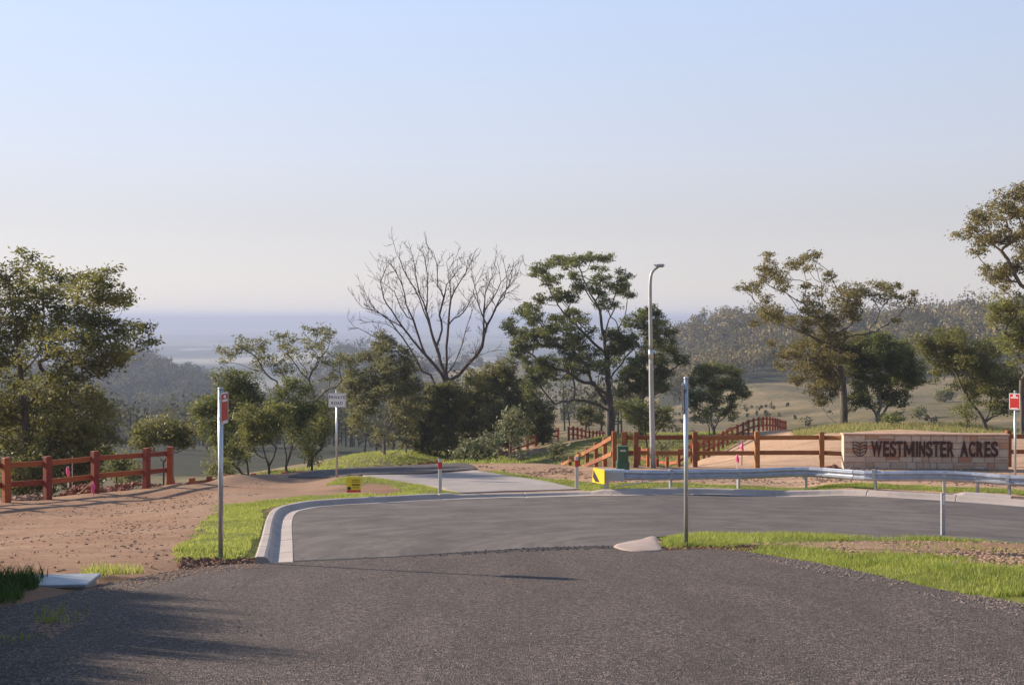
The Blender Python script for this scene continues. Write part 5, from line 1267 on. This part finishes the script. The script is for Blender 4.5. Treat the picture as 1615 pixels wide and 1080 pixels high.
#==PART4==
# ------------------------------------------------------------------ grass, soil clods, chips (nobody could count these)
def blades(name, label, polys, n, h, w, mat='grass', lean=.35, keep=None, bare=0.0, seed=5, jit=.7, hv=None):
    rs = np.random.default_rng(seed); X = []; Y = []; areas = []
    for p in polys:
        a = np.array(p); areas.append(abs(np.sum(a[:, 0]*np.roll(a[:, 1], 1)-a[:, 1]*np.roll(a[:, 0], 1)))/2)
    for p, ar in zip(polys, areas):
        a = np.array(p); m = int(n*ar/sum(areas)); mn = a.min(0); mx = a.max(0); got = 0; tries = 0
        while got < m and tries < 60:
            q = rs.uniform(mn, mx, (m*3, 2)); q = q[inpoly(q[:, 0], q[:, 1], a)]
            nz = fbm(q[:, 0], q[:, 1], .7, 41, 3); q = q[nz > bare+rs.normal(0, .08, len(q))][:m-got]; X.append(q[:, 0]); Y.append(q[:, 1]); got += len(q); tries += 1
    X = np.concatenate(X); Y = np.concatenate(Y)
    jx = fbm(X, Y, .9, 301, 3)*jit; jy = fbm(X, Y, .9, 302, 3)*jit; X = X+jx; Y = Y+jy
    if keep is not None: k = keep(X, Y); X = X[k]; Y = Y[k]
    ins = inpoly(X, Y, cul_poly) | inpoly(X, Y, road_poly) | (dist_line(X, Y, kerb_line) < .58); X = X[~ins]; Y = Y[~ins]
    Z = H(X, Y)-.01; N_ = len(X); hh = h*(rs.uniform(*hv, N_) if hv else rs.uniform(.3, 1.35, N_)**1.2)*(1+.5*fbm(X, Y, 1.1, 55, 2)*2); ang = rs.uniform(0, math.pi, N_)
    ww = w*rs.uniform(.6, 1.3, N_); ln = rs.normal(0, lean, (N_, 2))*hh[:, None]
    dx = np.cos(ang)*ww/2; dy = np.sin(ang)*ww/2
    b0 = np.stack([X-dx, Y-dy, Z], 1); b1 = np.stack([X+dx, Y+dy, Z], 1)
    m0 = np.stack([X-dx*.7+ln[:, 0]*.35, Y-dy*.7+ln[:, 1]*.35, Z+hh*.55], 1); m1 = np.stack([X+dx*.7+ln[:, 0]*.35, Y+dy*.7+ln[:, 1]*.35, Z+hh*.55], 1)
    t = np.stack([X+ln[:, 0], Y+ln[:, 1], Z+hh], 1)
    V = np.stack([b0, b1, m1, m0, t], 1).reshape(-1, 3); i = np.arange(N_)[:, None]*5
    tint = np.clip(.5+fbm(X, Y, .9, 61, 3)*.9+rs.normal(0, .14, N_), 0, 1); tint[rs.random(N_) < .06] = 1.0
    o = mesh_np(name, V, [np.concatenate([i+0, i+1, i+2, i+3], 1), np.concatenate([i+3, i+2, i+4], 1)], M[mat], attrs={'tint': np.repeat(tint, 5)})
    return tag(o, label, 'grass', kind='stuff')
isl_d = np.array(isl_dirt)
isl_clip = [p for p in island_poly if p[0] < 14]
blades('grass', 'bright green grass on the island between the two roads', [isl_clip], 70000, .075, .009, keep=lambda x, y: (~inpoly(x, y, isl_d)) | (np.random.default_rng(3).random(len(x)) < .06), bare=-.10, seed=1)
blades('grass', 'short bright grass on the left verge around the kerb', [gz_left], 60000, .055, .011, bare=-.12, seed=2)
blades('grass', 'thin strip of grass along the far kerb under the guardrail', [[p for p in gz_right]], 30000, .055, .012, bare=-.05, seed=3)
blades('grass', 'green grass on the banks beyond the driveway', [gz_bank, gz_valley, gz_shrub], 60000, .16, .035, bare=-.12, seed=4)
blades('grass', 'rough grass along the crest behind the stone wall', [gz_crest], 14000, .20, .04, 'grass_dry', bare=-.06, seed=6)
tufts = []
for (u, v, r) in [(150,905,.28),(175,915,.35),(130,918,.22),(20,921,.3),(70,1000,.22),(100,985,.15),(8,1030,.3),(190,918,.2),(160,918,.25),(1235,835,.0)]:
    if r: p = at(u, v); tufts.append([(p.x+r*math.cos(a), p.y+r*.6*math.sin(a)) for a in np.linspace(0, 2*math.pi, 9)[:-1]])
def blades_free(*a, **k): return blades(*a, **k)
_cp, _rp = cul_poly, road_poly
road_poly_keep = road_poly; road_poly = np.array([(900., 900.), (901., 900.), (900., 901.)])
blades('grass_tufts', 'loose grass tufts round the concrete drain pit', tufts, 800, .09, .010, seed=7, bare=-.5)
# tall roadside grass just outside the left edge, whose shadow falls across the road
bank = [(-3.9, 6.0), (-4.9, 8.3), (-5.9, 10.6), (-6.7, 13.0), (-7.3, 14.0), (-8.3, 14.2), (-8.6, 11.5), (-7.0, 8), (-5.6, 5.6)]
blades('tall_grass', 'tall dark roadside grass at the lower left edge', [bank], 34000, 1.6, .03, 'grass_dark', lean=.07, jit=.25, hv=(.72, 1.08), seed=8, bare=-.3)
rs_ = np.random.default_rng(91); spk = []
for _ in range(46):
    t = rs_.random(); a_ = rs_.uniform(.35, 1.1); y_ = 6.2+6.8*t; x_ = -.466*y_-.45-a_; spk.append([(x_+.10*math.cos(q), y_+.10*math.sin(q)) for q in np.linspace(0, 2*math.pi, 7)[:-1]])
blades('tall_grass', 'dark seeding grass stalks standing over the roadside grass at lower left', spk, 46*60, 2.0, .024, 'grass_dark', lean=.04, jit=0, hv=(.7, 1.1), seed=18, bare=-.9)
low = [(-5.9, 9.5), (-5.15, 10.2), (-5.35, 12.0), (-5.7, 13.2), (-6.6, 13.6), (-6.8, 11)]
blades('rough_grass', 'dark rough grass at the lower left corner beside the road', [low], 5200, .16, .012, 'grass_dark', seed=9, bare=-.12)
road_poly = road_poly_keep

def clods(name, label, polys, n, smin, smax, mat, seed, flat=.6, zf=None, cat='stones', xy=None, avoid=True):
    rs = np.random.default_rng(seed); X = []; Y = []
    ar = [abs(np.sum(np.array(p)[:, 0]*np.roll(np.array(p)[:, 1], 1)-np.array(p)[:, 1]*np.roll(np.array(p)[:, 0], 1)))/2 for p in polys]
    for p, a_ in zip(polys, ar):
        a = np.array(p); m = int(n*a_/sum(ar)); q = rs.uniform(a.min(0), a.max(0), (m*8+20, 2)); q = q[inpoly(q[:, 0], q[:, 1], a)]
        q = q[fbm(q[:, 0], q[:, 1], 1.3, 71, 3) > rs.normal(-.02, .12, len(q))][:m]; X.append(q[:, 0]); Y.append(q[:, 1])
    X = np.concatenate(X); Y = np.concatenate(Y)
    if avoid:
        ins = inpoly(X, Y, cul_poly) | inpoly(X, Y, road_poly) | (dist_line(X, Y, kerb_line) < .6); X = X[~ins]; Y = Y[~ins]
    N_ = len(X); s = smin*(smax/smin)**(rs.random(N_)**2.2); Z = (zf or H)(X, Y)
    ico = np.array([(0, 0, 1), (.89, 0, .45), (.28, .85, .45), (-.72, .53, .45), (-.72, -.53, .45), (.28, -.85, .45), (.72, .53, -.45), (-.28, .85, -.45), (-.89, 0, -.45), (-.28, -.85, -.45), (.72, -.53, -.45), (0, 0, -1)])
    fc = np.array([(0,1,2),(0,2,3),(0,3,4),(0,4,5),(0,5,1),(1,6,2),(2,7,3),(3,8,4),(4,9,5),(5,10,1),(6,7,2),(7,8,3),(8,9,4),(9,10,5),(10,6,1),(11,7,6),(11,8,7),(11,9,8),(11,10,9),(11,6,10)])
    v = ico[None]*rs.uniform(.6, 1.2, (N_, 12, 1))*s[:, None, None]*np.stack([rs.uniform(.8, 1.5, N_), rs.uniform(.8, 1.3, N_), np.full(N_, flat)], 1)[:, None, :]
    v = v+np.stack([X, Y, Z+s*flat*.25], 1)[:, None, :]
    f = (fc[None]+np.arange(N_)[:, None, None]*12).reshape(-1, 3)
    o = mesh_np(name, v.reshape(-1, 3), f, M[mat]); return tag(o, label, cat, kind='stuff')
dirt_left = drop([(-60,900),(-60,800),(260,768),(430,757),(400,797),(345,803),(285,890),(140,915),(0,912)])
clods('soil_clods', 'loose soil clods scattered over the bare dirt at the left', [dirt_left], 3600, .006, .032, 'clod', 11)
dirt_mid = drop([(745,735),(900,738),(950,760),(860,755),(790,742)])+[]
clods('soil_clods', 'soil clods on the bare strip behind the guardrail', [dirt_mid, drop([(960,758),(1330,740),(1600,742),(1600,770),(1330,764),(960,765)])], 3500, .012, .06, 'clod', 12)
clods('soil_clods', 'crumbly soil on the bare patch of the grass island', [isl_dirt], 5000, .006, .045, 'clod', 13)
clods('soil_clods', 'dark ragged soil lip along the road edge of the grass island', [drop([(1040,866),(1100,864.5),(1190,865),(1192,869.5),(1100,869.5),(1042,871.5)])], 1500, .02, .065, 'sod', 14, .9, avoid=False)
clods('soil_clods', 'dark ragged soil lip where the left verge meets the road', [drop([(285,889),(345,887),(403,884),(403,890.5),(340,893.5),(286,896)])], 1100, .02, .06, 'sod', 15, .9, avoid=False)
clods('gravel', 'dark stones strewn along the joint between the two road surfaces', [drop([(560,884),(560,881),(720,871.5),(850,864),(960,861),(965,866),(850,870),(720,877)])], 1500, .006, .022, 'tar', 16, .7, lambda x, y: Hb(x, y)+.01, 'gravel', avoid=False)
def heap(name, label, u, d, rx, ry, hz, n, mat, seed):
    c = gd(u, d); zf = lambda x, y: H(x, y)+hz*np.maximum(0, 1-((x-c.x)/rx)**2-((y-c.y)/ry)**2)
    poly = [(c.x+rx*math.cos(a), c.y+ry*math.sin(a)) for a in np.linspace(0, 2*math.pi, 14)[:-1]]
    o = clods(name, label, [poly], n, .03, .11, mat, seed, .8, zf, 'soil heap'); del o['kind']; return o
heap('soil_heap', 'small heap of red soil under the left fence beside the leaning stick', 128, 34.6, .75, .45, .26, 420, 'clod_red', 21)
heap('soil_heap', 'longer heap of red soil behind the last full bay of the left fence', 198, 35.9, 1.2, .45, .22, 620, 'clod_red', 22)
heap('soil_heap', 'low scatter of dark soil at the foot of the fence, far left', 50, 32.6, .9, .4, .10, 220, 'clod', 23)
heap('soil_heap', 'heap of reddish rubble at the left foot of the stone wall', 1312, 38.6, .35, .25, .12, 160, 'clod_red', 24)
wb = [(wl.x-.05, wl.y-.1), (wr.x, wr.y-.1), (wr.x, wr.y-.55), (wl.x-.05, wl.y-.5)]
clods('rubble', 'line of pale stone rubble along the foot of the entrance wall', [wb], 420, .02, .07, 'stone_chip', 25, .7)
zr = lambda x, y: Hb(x, y)+.016
clods('gravel', 'loose stone chips scattered on the coarse road surface', [drop([(403,892),(1000,874),(1290,895),(1615,960),(1615,1079),(0,1079),(140,935)])], 1500, .004, .014, 'stone_chip', 31, .6, zr, 'gravel', avoid=False)
clods('gravel', 'dark loose gravel along the left edge of the road', [drop([(403,890),(290,897),(140,927),(40,990),(80,1010),(200,935),(300,908),(420,896)])], 2600, .006, .022, 'clod', 32, .6, lambda x, y: np.maximum(H(x, y), Hb(x, y)+.012), 'gravel', avoid=False)
clods('gravel', 'purplish loose gravel along the near edge of the grass island', [drop([(1150,868),(1290,888),(1400,911),(1500,932),(1615,953),(1615,975),(1480,945),(1300,905),(1180,880)])], 2600, .006, .020, 'stone_chip', 33, .6, lambda x, y: np.maximum(H(x, y), Hb(x, y)+.014), 'gravel', avoid=False)

# ------------------------------------------------------------------ haze
def haze():
    m = bpy.data.materials.new('haze_air'); m.use_nodes = True; n = m.node_tree
    for x in list(n.nodes): n.nodes.remove(x)
    o = n.nodes.new('ShaderNodeOutputMaterial'); v = n.nodes.new('ShaderNodeVolumePrincipled')
    v.inputs['Color'].default_value = (.52, .585, .76, 1); v.inputs['Density'].default_value = HAZE; v.inputs['Anisotropy'].default_value = .1
    n.links.new(v.outputs[0], o.inputs['Volume'])
    mb = MB(); z0, z1 = PLAIN-12, 20.0; mb.box((0, 2500, (z0+z1)/2), (36000, 39500, z1-z0)); ob = mb.build('haze', m); tag(ob, kind='stuff')
    m.volume_intersection_method = 'FAST' if hasattr(m, 'volume_intersection_method') else None
haze()
